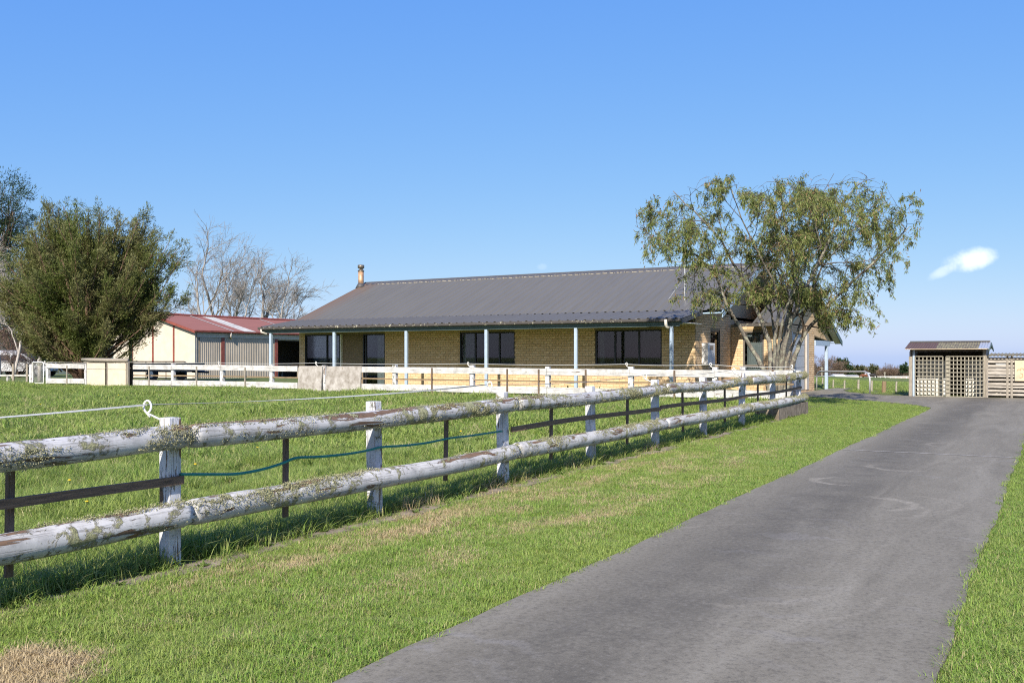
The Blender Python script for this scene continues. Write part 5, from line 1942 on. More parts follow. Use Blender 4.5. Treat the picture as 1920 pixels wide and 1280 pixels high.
# --- clump trees: branches radiate to foliage clumps spread through the crown
def clump_tree(name, label, base, ells, nclump, nleaf, leaf, mats, seed, spread=0.5, upward=0.35, trunk_r=0.2, stems=5, shell=0.45, group=None, nmain=0, outward=1.0, gap=0.0):
    rng = np.random.default_rng(seed)
    e = empty(name, base, label, 'tree', group)
    b = np.array(base)
    mb = MB()
    P, D = [], []
    wts = np.array([a[3] * a[4] * a[5] for a in ells])
    wts = wts / wts.sum()
    cl = []
    while len(cl) < nclump:
        k = rng.choice(len(ells), p=wts)
        cx, cy, cz, rx, ry, rz = ells[k]
        v = unit(rng.normal(size=3))
        rr = rng.uniform(shell, 1) ** 0.6
        q = np.array([cx + v[0] * rx * rr, cy + v[1] * ry * rr, cz + v[2] * rz * rr])
        if gap and mnoise.noise(Vector(q * 1.05) + Vector((seed, 0, 0))) < -gap:
            continue
        cl.append((q, v, k))
    hub = [np.array([a[0], a[1], a[2] - a[5] * 0.55]) for a in ells]
    mains = []
    for k, h in enumerate(hub):
        for s_ in range(max(1, stems // len(ells))):
            o = rng.normal(0, 0.35, 3) * np.array([ells[k][3], ells[k][4], ells[k][5]]) * 0.6
            top = np.array(ells[k][:3]) + o
            mid = b * 0.5 + top * 0.5 + rng.normal(0, 0.12, 3) * np.linalg.norm(top - b) * 0.3
            pts = []
            for t in np.linspace(0, 1, 9):
                pts.append((1 - t) ** 2 * b + 2 * t * (1 - t) * mid + t * t * top)
            mb.tube([Vector(p) for p in pts], [trunk_r * (1 - 0.8 * t) for t in np.linspace(0, 1, 9)], 8)
            mains.append(pts)
    for q, v, k in cl:
        m_ = mains[rng.integers(len(mains))] if len(mains) < 3 else min([mains[i] for i in rng.integers(len(mains), size=3)], key=lambda m: np.linalg.norm(m[6] - q))
        s_ = m_[rng.integers(3, 8)]
        mid = s_ * 0.45 + q * 0.55 + np.array([0, 0, -0.08]) * np.linalg.norm(q - s_)
        mb.tube([Vector(s_), Vector(mid), Vector(q)], [trunk_r * 0.16, trunk_r * 0.09, trunk_r * 0.03], 4, False)
        n = int(nleaf * rng.uniform(0.5, 1.4))
        ax = unit(v * outward + np.array([0, 0, upward]) + rng.normal(0, 0.25, 3))
        t = rng.uniform(-0.5, 1, (n, 1))
        sp = spread * rng.uniform(0.7, 1.25)
        pp = q + ax * t * sp + rng.normal(0, 1, (n, 3)) * sp * 0.36 * (1.1 - t * 0.7)
        P.append(pp)
        D.append(ax * 0.9 + rng.normal(0, 0.5, (n, 3)))
    mb.build('trunk', mats[0], e, True)
    quads_obj('crown', leaf_quads(np.concatenate(P), np.concatenate(D), leaf[0], leaf[1], rng, 0.1), mats[1], e)
    return e


def ell(px, py, zc, rpx, rpy, depth=None):
    q = at(px, py, zc)
    r = rpx / F * zc
    return (q.x, q.y, q.z, r, r if depth is None else depth, rpy / F * zc)


def gbase(px, zc):
    q = at(px, 700, zc)
    return (q.x, q.y, gz(q.x, q.y))


BZ = 39.5


def feathery_tree(name, label, base, ells, nbough, seed, mats, leaf=(0.15, 0.024), group=None):
    """boughs sweep out and up from several stems; narrow upswept sprays stand along each bough"""
    rng = np.random.default_rng(seed)
    e = empty(name, base, label, 'tree', group)
    b = np.array(base, float)
    mb = MB()
    P, D = [], []
    wts = np.array([a[3] * a[5] for a in ells])
    wts = wts / wts.sum()
    for k in range(nbough):
        cx, cy, cz, rx, ry, rz = ells[rng.choice(len(ells), p=wts)]
        v = unit(rng.normal(size=3) + np.array([0, 0, 0.15]))
        rr = rng.uniform(0.35, 1.0) ** 0.5
        tip = np.array([cx + v[0] * rx * rr, cy + v[1] * ry * rr, cz + v[2] * rz * rr])
        L = np.linalg.norm(tip - b)
        hz = np.array([tip[0] - b[0], tip[1] - b[1], 0])
        hs = min(tip[2] - b[2], 6.0) * rng.uniform(0.12, 0.72)
        st = b + hz * rng.uniform(0.02, 0.2) + np.array([rng.normal(0, 0.15), rng.normal(0, 0.15), hs])
        ctl = st + (tip - st) * 0.55 + np.array([0, 0, -0.13 * np.linalg.norm(tip - st)]) + rng.normal(0, 0.05, 3) * L
        pts = [(1 - t) ** 2 * st + 2 * t * (1 - t) * ctl + t * t * tip for t in np.linspace(0, 1, 10)]
        r0 = rng.uniform(0.02, 0.05)
        mb.tube([Vector(p) for p in pts], [r0 * (1 - 0.9 * t) + 0.004 for t in np.linspace(0, 1, 10)], 5, False)
        nsp = rng.integers(13, 22)
        for q in range(nsp):
            t = rng.uniform(0.30, 1.0) ** 0.8
            i_ = min(8, int(t * 9))
            p0 = pts[i_] + (pts[i_ + 1] - pts[i_]) * (t * 9 - i_)
            bd = unit(pts[i_ + 1] - pts[i_])
            sd = unit(bd * 0.9 + rng.normal(0, 0.40, 3) + np.array([0, 0, 0.22]))
            SL = rng.uniform(0.35, 0.85) * (1.15 - 0.4 * t)
            n = int(62 * SL / 0.6)
            u = rng.uniform(0.0, 1.0, (n, 1))
            wdt = 0.13 * (1.05 - 0.8 * u)
            P.append(p0 + sd * u * SL + rng.normal(0, 1, (n, 3)) * wdt)
            D.append(sd * 0.9 + rng.normal(0, 0.42, (n, 3)))
            mb.tube([Vector(p0), Vector(p0 + sd * SL * 0.8)], [0.010, 0.003], 3, False)
    for s_ in range(7):
        a = s_ * 0.9 + rng.uniform(0, 0.5)
        top = b + np.array([math.cos(a) * 1.3, math.sin(a) * 1.3, rng.uniform(3.5, 5.5)])
        mid = b + (top - b) * 0.5 + rng.normal(0, 0.25, 3)
        mb.tube([Vector(b + np.array([0, 0, -0.2])), Vector(mid), Vector(top)], [0.16, 0.10, 0.03], 8)
    mb.build('trunk', mats[0], e, True)
    quads_obj('crown', leaf_quads(np.concatenate(P), np.concatenate(D), leaf[0], leaf[1], rng, 0.1), mats[1], e)
    return e


feathery_tree('spreading_evergreen', 'large spreading olive green evergreen tree left of the farm shed', gbase(158, BZ),
              [ell(165, 520, BZ, 125, 125), ell(95, 545, BZ, 88, 120), ell(255, 515, BZ, 78, 84), ell(120, 455, BZ, 70, 85), ell(200, 430, BZ, 62, 52), ell(300, 560, BZ, 58, 34), ell(318, 485, BZ, 36, 46), ell(250, 440, BZ, 44, 44), ell(25, 520, BZ, 40, 60), ell(60, 600, BZ, 58, 62), ell(215, 600, BZ, 90, 45), ell(130, 625, BZ, 95, 42), ell(110, 410, BZ, 45, 34)],
              340, 5, (M['bark_red'], M['leaf_kanuka']))
PZ = 88.0
clump_tree('dark_pine', 'dark green pine tree rising at the far left edge', gbase(-20, PZ),
           [ell(-10, 400, PZ, 62, 78), ell(-25, 480, PZ, 68, 100), ell(30, 395, PZ, 34, 45), ell(-5, 570, PZ, 60, 80), ell(0, 350, PZ, 40, 32)], 330, 60, (0.42, 0.055), (M['bark_dark'], M['leaf_pine']), 9, 1.0, 0.3, 0.35, 5, 0.3)
HZc = 72.0
clump_tree('dark_hedge_tree', 'dark evergreen behind the bare white trunks at left', gbase(20, HZc),
           [ell(15, 560, HZc, 70, 90), ell(75, 600, HZc, 50, 60)], 190, 60, (0.34, 0.05), (M['bark_dark'], M['leaf_pine']), 12, 0.85, 0.3, 0.2, 4, 0.2)
clump_tree('red_brown_shrub', 'leafless red brown shrub beyond the wire fence at left', gbase(35, 58),
           [ell(28, 660, 58, 45, 32), ell(75, 668, 58, 32, 26)], 150, 55, (0.30, 0.012), (M['bark_dark'], M['leaf_purple']), 14, 0.6, 0.8, 0.05, 8, 0.2, group=None)

# bare deciduous trees
bare_cfg = dict(levels=6, steps=[6, 5, 5, 4, 4, 3], wig=[0.07, 0.12, 0.15, 0.18, 0.2, 0.2], trop=[(0, 0, 0.04), (0.01, 0, 0.06), (0.03, 0.02, 0.07), (0.05, 0.03, 0.06), (0.06, 0.03, 0.04), (0.06, 0.03, 0.03)],
                nb=[3, 3, 5, 5, 5], **{'from': [0.45, 0.35, 0.3, 0.25, 0.2]}, ang=[0.5, 0.6, 0.65, 0.65, 0.7], lr=[0.72, 0.72, 0.68, 0.62, 0.6], rr=0.62, rmin=0.012, taper=0.55)


def bare_tree(name, label, px, zc, top_px, r, seed, lean=(0, 0, 1), mat='bark_pale', group='bare trees behind the farm shed', cfg=bare_cfg, lmul=0.34):
    rng = np.random.default_rng(seed)
    b = gbase(px, zc)
    H = (at(px, top_px, zc).z - b[2])
    e = empty(name, b, label, 'tree', group)
    segs, tips = [], []
    grow(rng, np.array(b) - np.array([0, 0, 0.3]), np.array(lean) / np.linalg.norm(lean), H * lmul, r, 0, cfg, segs, tips)
    tubes(segs, (9, 7, 5, 4, 3, 3), 0, 1).build('trunk', M[mat], e, True)
    tubes(segs, (9, 7, 5, 4, 3, 3), 2, 9).build('crown', M[mat], e, True)
    return e


bare_tree('bare_tree', 'tall leafless tree behind the shed nearest the big evergreen', 372, 76, 425, 0.24, 31, (0.05, 0, 1), lmul=0.345)
bare_tree('bare_tree', 'tallest leafless tree, its crown peaking above the red roof', 405, 78, 395, 0.28, 37, (0.03, 0, 1), lmul=0.345)
bare_tree('bare_tree', 'leafless grey tree rising above the translucent sheet of the shed roof', 440, 75, 435, 0.25, 33, (0.10, 0.05, 1), lmul=0.345)
bare_tree('bare_tree', 'leafless tree leaning right between the shed roof and house roof', 470, 74, 440, 0.25, 34, (0.30, 0.16, 1), lmul=0.345)
bare_tree('bare_tree', 'low leafless tree with wind-swept twigs nearest the house roof', 480, 72, 470, 0.22, 35, (0.62, 0.36, 1), lmul=0.36)
bare_tree('bare_tree', 'slim leafless tree half hidden behind its two tallest neighbours', 425, 82, 430, 0.20, 52, (0.16, 0.1, 1), lmul=0.33)
bare_tree('bare_birch', 'bare whitish birch-like tree at the left edge before the pine', -4, 56, 385, 0.16, 41, (0.10, 0.05, 1), 'bark_birch', 'bare birches at the left edge')
bare_tree('bare_birch', 'slender bare pale tree beside the dark evergreen at the left edge', 22, 54, 470, 0.10, 44, (0.12, 0.1, 1), 'bark_birch', 'bare birches at the left edge')
# two pale stumps near the mesh gate
p = gbase(75, 44)
st_ = empty('pruned_stump', p, 'pale pruned tree stump with three upright limbs behind the mesh gate', 'stump')
MB().tube([p, (p[0], p[1], p[2] + 0.9), (p[0] + 0.05, p[1], 1.95)], [0.12, 0.10, 0.085], 9).build('trunk', M['bark_birch'], st_, True)
for s_ in (-1, 1):
    MB().tube([(p[0], p[1], 0.9), (p[0] + s_ * 0.13, p[1], 1.3), (p[0] + s_ * 0.17, p[1], 1.85)], [0.05, 0.04, 0.03], 6).build('limb', M['bark_birch'], st_, True)

# ------------------------------------------------------------------ left background: wire fence and far field
ff = empty('wire_fence', gbase(25, 46), 'grey post and wire fence with a low white rail at far left', 'fence')
for px in (-40, 25, 51):
    b = gbase(px, 44)
    MB().tube([(b[0], b[1], b[2] - 0.2), (b[0], b[1], 1.25)], 0.06, 8).build('post', M['grey_post'], ff)
a, b = at(-60, 705, 44), at(56, 705, 44)
MB().beam((a.x, a.y, 0.72), (b.x, b.y, 0.72), 0.05, 0.07).build('rail', M['white_board'], ff)
c = at(12, 705, 44)
MB().box(c.x - 0.05, c.x + 0.05, c.y + 0.03, c.y + 0.12, 0.0, 0.74).build('rail_post', M['white_board'], ff)

# ------------------------------------------------------------------ right background
def far_tree(label, px, zc, top, wpx, kind, seed, squash=1.0, group='trees along the far field'):
    b = gbase(px, zc)
    base_py = HZ + (CH - b[2]) / zc * F
    hgt = base_py - top
    if kind == 'ever':
        els = [ell(px, top + hgt * 0.45, zc, wpx * 0.5, hgt * 0.45), ell(px - wpx * 0.2, top + hgt * 0.62, zc, wpx * 0.4, hgt * 0.32), ell(px + wpx * 0.2, top + hgt * 0.6, zc, wpx * 0.35, hgt * 0.35)]
        return clump_tree('far_tree', label, b, els, 90, 34, (0.0027 * zc, 0.0010 * zc), (M['bark_dark'], M['leaf_far']), seed, 0.0033 * zc, 0.3, 0.25, 3, 0.2, group)
    if kind == 'pine':
        els = [ell(px, top + hgt * 0.3, zc, wpx * 0.4, hgt * 0.28), ell(px + wpx * 0.1, top + hgt * 0.55, zc, wpx * 0.5, hgt * 0.25)]
        return clump_tree('far_pine', label, b, els, 60, 34, (0.0027 * zc, 0.0009 * zc), (M['bark_dark'], M['leaf_pine']), seed, 0.003 * zc, 0.2, 0.25, 2, 0.2, group)
    if kind == 'lolly':
        els = [ell(px, top + 6, zc, wpx * 0.5, 6.5)]
        return clump_tree('far_pine', label, b, els, 34, 40, (0.0022 * zc, 0.0008 * zc), (M['bark_dark'], M['leaf_pine']), seed, 0.002 * zc, 0.2, 0.16, 1, 0.1, group)
    els = [ell(px, top + hgt * 0.45, zc, wpx * 0.5, hgt * 0.45), ell(px - wpx * 0.25, top + hgt * 0.6, zc, wpx * 0.35, hgt * 0.35), ell(px + wpx * 0.25, top + hgt * 0.6, zc, wpx * 0.35, hgt * 0.35)]
    return clump_tree('far_bare_tree', label, b, els, 110, 36, (0.0036 * zc, 0.00024 * zc), (M['bark_pale'], M['leaf_brown']), seed, 0.004 * zc, 0.6, 0.16, 4, 0.1, group)


far_tree('broad bare tree mass beside the porch post of the garage', 1545, 510, 670, 52, 'bare', 101)
far_tree('grey brown bare tree just right of the porch post', 1562, 500, 672, 40, 'bare', 102)
far_tree('dark conifer standing right of the porch post beyond the field', 1575, 520, 675, 22, 'pine', 103)
far_tree('thin spiky dark pine between two bare trees on the skyline', 1586, 510, 676, 14, 'pine', 104)
far_tree('low brown hedge tree behind the pipe rail', 1600, 530, 690, 44, 'bare', 105)
far_tree('round dark evergreen above the pipe rail', 1606, 520, 688, 22, 'ever', 106)
far_tree('pointed brown green tree above the right bend of the pipe rail', 1634, 530, 687, 22, 'ever', 107)
far_tree('low green hedge between the round and the pointed far trees', 1622, 540, 694, 40, 'ever', 108)
far_tree('brown hedge tree right of the pipe rail', 1654, 530, 695, 30, 'bare', 109)
far_tree('dense grey twiggy tree right of the white pole', 1668, 510, 690, 36, 'bare', 110)
far_tree('pale leafless tree above the middle of the far field', 1682, 520, 692, 30, 'bare', 111)
far_tree('lone round-headed tree on a thin trunk left of the trellis shed', 1695, 500, 685, 9, 'lolly', 112)
far_tree('low dark hedge behind the lone round-headed tree', 1698, 540, 699, 30, 'ever', 113)
far_tree('brown hedge mostly hidden behind the trellis shed', 1722, 540, 698, 36, 'bare', 114)
far_tree('low green brown hedge beside the garage corner', 1526, 530, 690, 36, 'ever', 115)

# white running rail across the far field
fr_ = empty('running_rail', gbase(1620, 236), 'long white running rail across the far green field', 'fence')
ra, rb = gbase(1480, 245), gbase(1760, 222)
nseg = 30
for i in range(nseg):
    t = i / nseg
    x, y = ra[0] + (rb[0] - ra[0]) * t, ra[1] + (rb[1] - ra[1]) * t
    z = gz(x, y)
    MB().box(x - 0.06, x + 0.06, y - 0.06, y + 0.06, z - 0.2, z + 0.72).build('post', M['hook'], fr_)
mb = MB()
for i in range(nseg):
    t, t2 = i / nseg, (i + 1) / nseg
    p1 = [ra[k] + (rb[k] - ra[k]) * t for k in (0, 1)]
    p2 = [ra[k] + (rb[k] - ra[k]) * t2 for k in (0, 1)]
    mb.beam((*p1, gz(*p1) + 0.68), (*p2, gz(*p2) + 0.68), 0.1, 0.16)
mb.build('rail', M['hook'], fr_)


def far_building(name, label, px0, px1, zc, py_top, wall, roofm, roof_h=0.9, group='low buildings beyond the field', nwin=2):
    a, b = gbase(px0, zc), gbase(px1, zc)
    z = min(a[2], b[2]) - 0.2
    h = at(px0, py_top, zc).z
    A, B = Vector(a), Vector(b)
    d = (B - A)
    d.z = 0
    L = d.length
    d.normalize()
    nrm = Vector((-d.y, d.x, 0))
    e = empty(name, (a[0], a[1], z), label, 'building', group)

    def pt(u, v, zz):
        q = A + d * u + nrm * v
        return (q.x, q.y, zz)
    W = 8.0
    MB().prism([pt(0, 0, z), pt(L, 0, z), pt(L, W, z), pt(0, W, z)], (0, 0, h - z)).build('wall', wall, e)
    MB().prism([pt(-0.3, -0.4, h), pt(-0.3, W / 2, h + roof_h), pt(-0.3, W + 0.4, h)], d * (L + 0.6)).build('roof', roofm, e)
    for i in range(nwin):
        u = L * (i + 0.5) / nwin
        MB().prism([pt(u - 0.5, -0.03, z + 1.1), pt(u + 0.5, -0.03, z + 1.1), pt(u + 0.5, -0.03, h - 0.4), pt(u - 0.5, -0.03, h - 0.4)], nrm * 0.05).build('window', M['carglass'], e)
    return e


grey_roof = simple('far_grey_roof', (0.30, 0.30, 0.29), 0.7, 0.1, 1, 0)
far_building('low_building', 'long low white building behind the porch post', 1530, 1566, 425, 706.5, M['white_plastic'], grey_roof, 0.5, nwin=3)
far_building('low_building', 'white shed right of the porch post beyond the white rail', 1568, 1586, 415, 705.5, M['white_plastic'], M['white_plastic'], 0.9, nwin=0)
far_building('low_building', 'grey-roofed farm building above the white rail behind the pipe rail', 1589, 1612, 430, 706.0, M['cream'], grey_roof, 0.8, nwin=2)
far_building('low_building', 'long low brown-roofed building left of the trellis shed', 1672, 1708, 435, 709.0, M['shed_trim'], M['ply'], 0.5, nwin=3)

# white domed water tank behind the animals
tk = gbase(1627, 252)
wt = empty('water_tank', tk, 'round white tank behind the two grazing cattle', 'tank')
q = Vector(tk)
MB().tube([(q.x, q.y, q.z - 0.3), (q.x, q.y, q.z + 1.35), (q.x, q.y, q.z + 1.8), (q.x, q.y, q.z + 1.95)], [0.95, 0.95, 0.6, 0.12], 18).build('shell', M['white_plastic'], wt, True)
MB().box(q.x - 0.35, q.x + 0.1, q.y - 1.0, q.y - 0.9, q.z + 0.9, q.z + 1.3).build('hatch', M['carglass'], wt)


def cow(name, label, px, zc, rot, hide, sc=1.0, lie=False):
    b = gbase(px, zc)
    e = empty(name, (0, 0, 0), label, 'cow', 'cattle in the far field')
    mb = MB()
    mb.tube([(-0.85, 0, 1.02), (-0.72, 0, 1.05), (-0.3, 0, 0.98), (0.25, 0, 0.98), (0.62, 0, 1.05), (0.8, 0, 1.08)], [0.14, 0.30, 0.36, 0.37, 0.31, 0.16], 12)
    mb.tube([(0.68, 0, 1.12), (0.98, 0, 0.90), (1.18, 0, 0.58)], [0.24, 0.17, 0.13], 10)
    mb.tube([(1.12, 0, 0.66), (1.26, 0, 0.44), (1.38, 0, 0.24), (1.41, 0, 0.18)], [0.12, 0.13, 0.09, 0.06], 10)
    for s_ in (-1, 1):
        mb.tube([(1.13, s_ * 0.1, 0.62), (1.08, s_ * 0.24, 0.64)], [0.05, 0.03], 6)
        mb.tube([(0.55, s_ * 0.17, 0.95), (0.56, s_ * 0.18, 0.52), (0.54, s_ * 0.18, 0.46), (0.55, s_ * 0.18, 0.04), (0.57, s_ * 0.18, 0.0)], [0.15, 0.075, 0.07, 0.045, 0.06], 8)
        mb.tube([(-0.62, s_ * 0.18, 1.0), (-0.5, s_ * 0.2, 0.68), (-0.70, s_ * 0.19, 0.44), (-0.64, s_ * 0.19, 0.05), (-0.61, s_ * 0.19, 0.0)], [0.2, 0.12, 0.065, 0.045, 0.06], 8)
    mb.tube([(-0.86, 0, 1.1), (-0.98, 0, 0.85), (-0.98, 0, 0.5)], [0.04, 0.025, 0.035], 6)
    o = mb.build('body', hide, e, True)
    md = o.modifiers.new('merge', 'REMESH')
    md.mode = 'VOXEL'
    md.voxel_size = 0.045
    e.location = (b[0], b[1], b[2])
    e.rotation_euler = (0, 0, rot)
    e.scale = (sc, sc, sc)
    return e


cow('brown_cow', 'brown cow grazing in the far field left of the black one', 1621, 232, math.radians(205), M['hide_brown'], 1.0)
cow('black_cow', 'black cow grazing in the far field beside the brown one', 1634, 230, math.radians(20), M['hide_black'], 1.05)

# loose wooden fence posts between apron and field
for i, (px, py, zc, w, lab) in enumerate((
        (1542, 735, 43, 0.036, 'short post farthest left, beside the garage corner'),
        (1562, 733, 41, 0.036, 'short pale post just right of the porch post'),
        (1583, 735, 39.5, 0.036, 'short pale post under the left half of the pipe rail'),
        (1609, 738, 38, 0.045, 'short pale post under the right half of the pipe rail'),
        (1634, 740, 36.5, 0.04, 'short pale post right of the pipe rail leg'),
        (1657, 742, 35.4, 0.085, 'thick double brown post between the pipe rail and trellis shed'),
        (1680, 744, 35.2, 0.036, 'slim pale post left of the trellis shed'))):
    b = gbase(px, zc)
    e = MB().tube([(b[0], b[1], b[2] - 0.2), (b[0] + 0.01, b[1], b[2] + 0.28), (b[0] + 0.02, b[1], b[2] + 0.42 - 0.06 * (i < 3))], [w, w * 0.97, w * 0.9], 9).build('fence_post', M['timber'] if i != 5 else M['midrail_x'], None, False)
    tag(e, lab, 'post', 'posts at the edge of the field')
# utility poles far off
for px, top, zc, lab in ((1541, 688, 200, 'far pale pole behind the left bend of the pipe rail'), (1659, 697, 235, 'far pale pole at the middle of the far field')):
    b = gbase(px, zc)
    q = at(px, top, zc)
    e = empty('field_pole', b, lab, 'pole', 'poles in the far field')
    MB().tube([(b[0], b[1], b[2] - 0.3), (q.x, q.y, q.z)], [0.14, 0.11], 8).build('pole', M['timber'], e)
    MB().box(q.x - 0.3, q.x + 0.3, q.y - 0.04, q.y + 0.04, q.z - 0.25, q.z - 0.15).build('crossarm', M['timber'], e)


def patchy(xy, sc, lo, hi, seed=0.0):
    return np.array([lo + (hi - lo) * min(1, max(0, 0.5 + 0.9 * mnoise.noise(Vector((x * sc, y * sc, seed))) + 0.45 * mnoise.noise(Vector((x * sc * 3.1, y * sc * 3.1, seed + 5))))) for x, y in xy])


# ------------------------------------------------------------------ grass
def tuft(name, nbl, h0, h1, w, rad, bend, m, seed):
    rng = np.random.default_rng(seed)
    vs, fs = [], []
    for i in range(nbl):
        a = rng.uniform(0, 2 * math.pi)
        r = rad * math.sqrt(rng.uniform(0, 1))
        bx, by = r * math.cos(a), r * math.sin(a)
        h = rng.uniform(h0, h1)
        ww = w * rng.uniform(0.6, 1.3)
        f = rng.uniform(0, 2 * math.pi)
        lx, ly = math.cos(f), math.sin(f)
        bd = bend * h * rng.uniform(0.3, 1.6)
        sx, sy = -ly * ww / 2, lx * ww / 2
        o = len(vs)
        vs += [(bx - sx, by - sy, -0.01), (bx + sx, by + sy, -0.01),
               (bx - sx * 0.8 + lx * bd * 0.35, by - sy * 0.8 + ly * bd * 0.35, h * 0.6), (bx + sx * 0.8 + lx * bd * 0.35, by + sy * 0.8 + ly * bd * 0.35, h * 0.6),
               (bx + lx * bd, by + ly * bd, h * rng.uniform(0.8, 1.0))]
        fs += [(o, o + 1, o + 3, o + 2), (o + 2, o + 3, o + 4)]
    me = bpy.data.meshes.new(name)
    me.from_pydata(vs, [], fs)
    me.materials.append(m)
    return bpy.data.objects.new(name, me)


def weed(name, m, seed):
    rng = np.random.default_rng(seed)
    n = 16
    pos = np.zeros((n, 3)) + rng.normal(0, 0.012, (n, 3)) * [1, 1, 0]
    a = rng.uniform(0, 2 * math.pi, n)
    d = np.stack([np.cos(a), np.sin(a), rng.uniform(0.25, 1.4, n)], -1)
    V = leaf_quads(pos, d, 0.09, 0.03, rng, 0.1)
    me = bpy.data.meshes.new(name)
    me.from_pydata(V.reshape(-1, 3).tolist(), [], np.arange(n * 4).reshape(n, 4).tolist())
    me.materials.append(m)
    return bpy.data.objects.new(name, me)


def coll(name, objs):
    c = bpy.data.collections.new(name)
    for o in objs:
        c.objects.link(o)
    return c


C_short = coll('turf_tufts', [tuft('turf_tuft', 44, 0.012, 0.036, 0.0030, 0.052, 1.0, M['turf'], s) for s in range(6)])
C_long = coll('long_tufts', [tuft('long_tuft', 36, 0.05, 0.14, 0.0048, 0.08, 0.85, M['long'], 20 + s) for s in range(5)])
C_farlong = coll('far_tufts', [tuft('far_tuft', 34, 0.06, 0.15, 0.013, 0.17, 0.8, M['long'], 40 + s) for s in range(4)])
C_weed = coll('weed_tufts', [weed('weed_tuft', M['weed'], 60 + s) for s in range(4)])


def scatter(name, xy, c, nvar, smin, smax, label, lean=0.12, dz=0.0, seed=0, zscale=None):
    rng = np.random.default_rng(seed)
    n = len(xy)
    z = ground(xy[:, 0], xy[:, 1]) + dz
    me = bpy.data.meshes.new(name)
    me.vertices.add(n)
    me.vertices.foreach_set('co', np.column_stack([xy, z]).astype(np.float32).ravel())
    rot = np.column_stack([rng.normal(0, lean, n), rng.normal(0, lean, n), rng.uniform(0, 6.283, n)])
    at_ = me.attributes.new('rot', 'FLOAT_VECTOR', 'POINT')
    at_.data.foreach_set('vector', rot.astype(np.float32).ravel())
    sc = rng.uniform(smin, smax, n)
    if zscale is not None:
        sc = sc * zscale
    at_ = me.attributes.new('scl', 'FLOAT', 'POINT')
    at_.data.foreach_set('value', sc.astype(np.float32))
    at_ = me.attributes.new('pick', 'INT', 'POINT')
    at_.data.foreach_set('value', rng.integers(0, nvar, n).astype(np.int32))
    o = bpy.data.objects.new(name, me)
    col.objects.link(o)
    ng = bpy.data.node_groups.new(name, 'GeometryNodeTree')
    ng.interface.new_socket('Geometry', in_out='INPUT', socket_type='NodeSocketGeometry')
    ng.interface.new_socket('Geometry', in_out='OUTPUT', socket_type='NodeSocketGeometry')
    gi, gout = ng.nodes.new('NodeGroupInput'), ng.nodes.new('NodeGroupOutput')
    iop = ng.nodes.new('GeometryNodeInstanceOnPoints')
    ci = ng.nodes.new('GeometryNodeCollectionInfo')
    ci.inputs['Collection'].default_value = c
    ci.inputs['Separate Children'].default_value = True
    ci.inputs['Reset Children'].default_value = True
    iop.inputs['Pick Instance'].default_value = True

    def na(nm, typ):
        a = ng.nodes.new('GeometryNodeInputNamedAttribute')
        a.data_type = typ
        a.inputs['Name'].default_value = nm
        return a.outputs['Attribute']
    L = ng.links
    L.new(gi.outputs[0], iop.inputs['Points'])
    L.new(ci.outputs[0], iop.inputs['Instance'])
    L.new(na('pick', 'INT'), iop.inputs['Instance Index'])
    e2r = ng.nodes.new('FunctionNodeEulerToRotation')
    L.new(na('rot', 'FLOAT_VECTOR'), e2r.inputs[0])
    L.new(e2r.outputs[0], iop.inputs['Rotation'])
    L.new(na('scl', 'FLOAT'), iop.inputs['Scale'])
    L.new(iop.outputs[0], gout.inputs[0])
    md = o.modifiers.new('scatter', 'NODES')
    md.node_group = ng
    return tag(o, label, 'grass', None, 'stuff')


def in_view(x, y, margin=1.2):
    zc = -S30 * x + C30 * y
    xc = C30 * x + S30 * y
    return (zc > 3.4) & (np.abs(xc) < 0.56 * zc + margin)


def area_pts(x0, x1, y0, y1, dens_fn, rng, cap):
    """random points thinned by a density function of distance (per square metre)"""
    n = int((x1 - x0) * (y1 - y0) * cap)
    x = rng.uniform(x0, x1, n)
    y = rng.uniform(y0, y1, n)
    zc = -S30 * x + C30 * y
    keep = in_view(x, y) & (rng.uniform(0, cap, n) < dens_fn(zc, x, y))
    return np.column_stack([x[keep], y[keep]])


rng = np.random.default_rng(77)
dl_v = np.vectorize(drive_left)
dr_v = np.vectorize(drive_right)


def d_short(zc, x, y):
    return np.where(zc < 8, 620, np.where(zc < 13, 430, np.where(zc < 20, 260, 150)))


v = area_pts(-5.55, -2.80, 0.5, 33.0, d_short, rng, 620)
lim = dl_v(v[:, 1]) + rng.normal(0.0, 0.018, len(v))
v = v[(v[:, 0] < lim) & ((rng.random(len(v)) < 0.25) | (v[:, 0] > FX + 0.27 + 0.045 * np.sin(v[:, 1] * 2.7 + 1) + rng.normal(0, 0.05, len(v))))]
e1 = area_pts(-9.5, -5.55, 24.3, 33.0, lambda zc, x, y: zc * 0 + 110, rng, 110)
e1 = e1[(e1[:, 0] < dl_v(e1[:, 1])) & (e1[:, 1] > 24.4)]
scatter('verge_lawn', np.vstack([v, e1]), C_short, 6, 0.6, 1.6, 'mown green lawn strip with dry straw patches between fence and driveway', seed=1, zscale=patchy(np.vstack([v, e1]), 1.6, 0.7, 1.25, 3.0))
cl_ = area_pts(-5.2, -2.95, 0.8, 27.0, lambda zc, x, y: np.where(zc < 14, 16, 8), rng, 16)
cl_ = cl_[patchy(cl_, 0.8, 0, 1, 4.0) > 0.45]
scatter('verge_clumps', cl_, C_long, 5, 0.22, 0.6, 'taller dark green grass clumps standing out of the mown strip', lean=0.3, seed=14)
wv_ = area_pts(-5.2, -2.95, 0.8, 20.0, lambda zc, x, y: np.where(zc < 12, 12, 5), rng, 12)
scatter('verge_weeds', wv_[patchy(wv_, 1.1, 0, 1, 8.0) > 0.5], C_weed, 4, 0.22, 0.55, 'flat broad leaved weeds in the mown strip', lean=0.2, seed=15)
r_ = area_pts(-0.75, 9.0, 1.0, 28.5, d_short, rng, 620)
lim = dr_v(r_[:, 1]) + rng.normal(0.01, 0.016, len(r_))
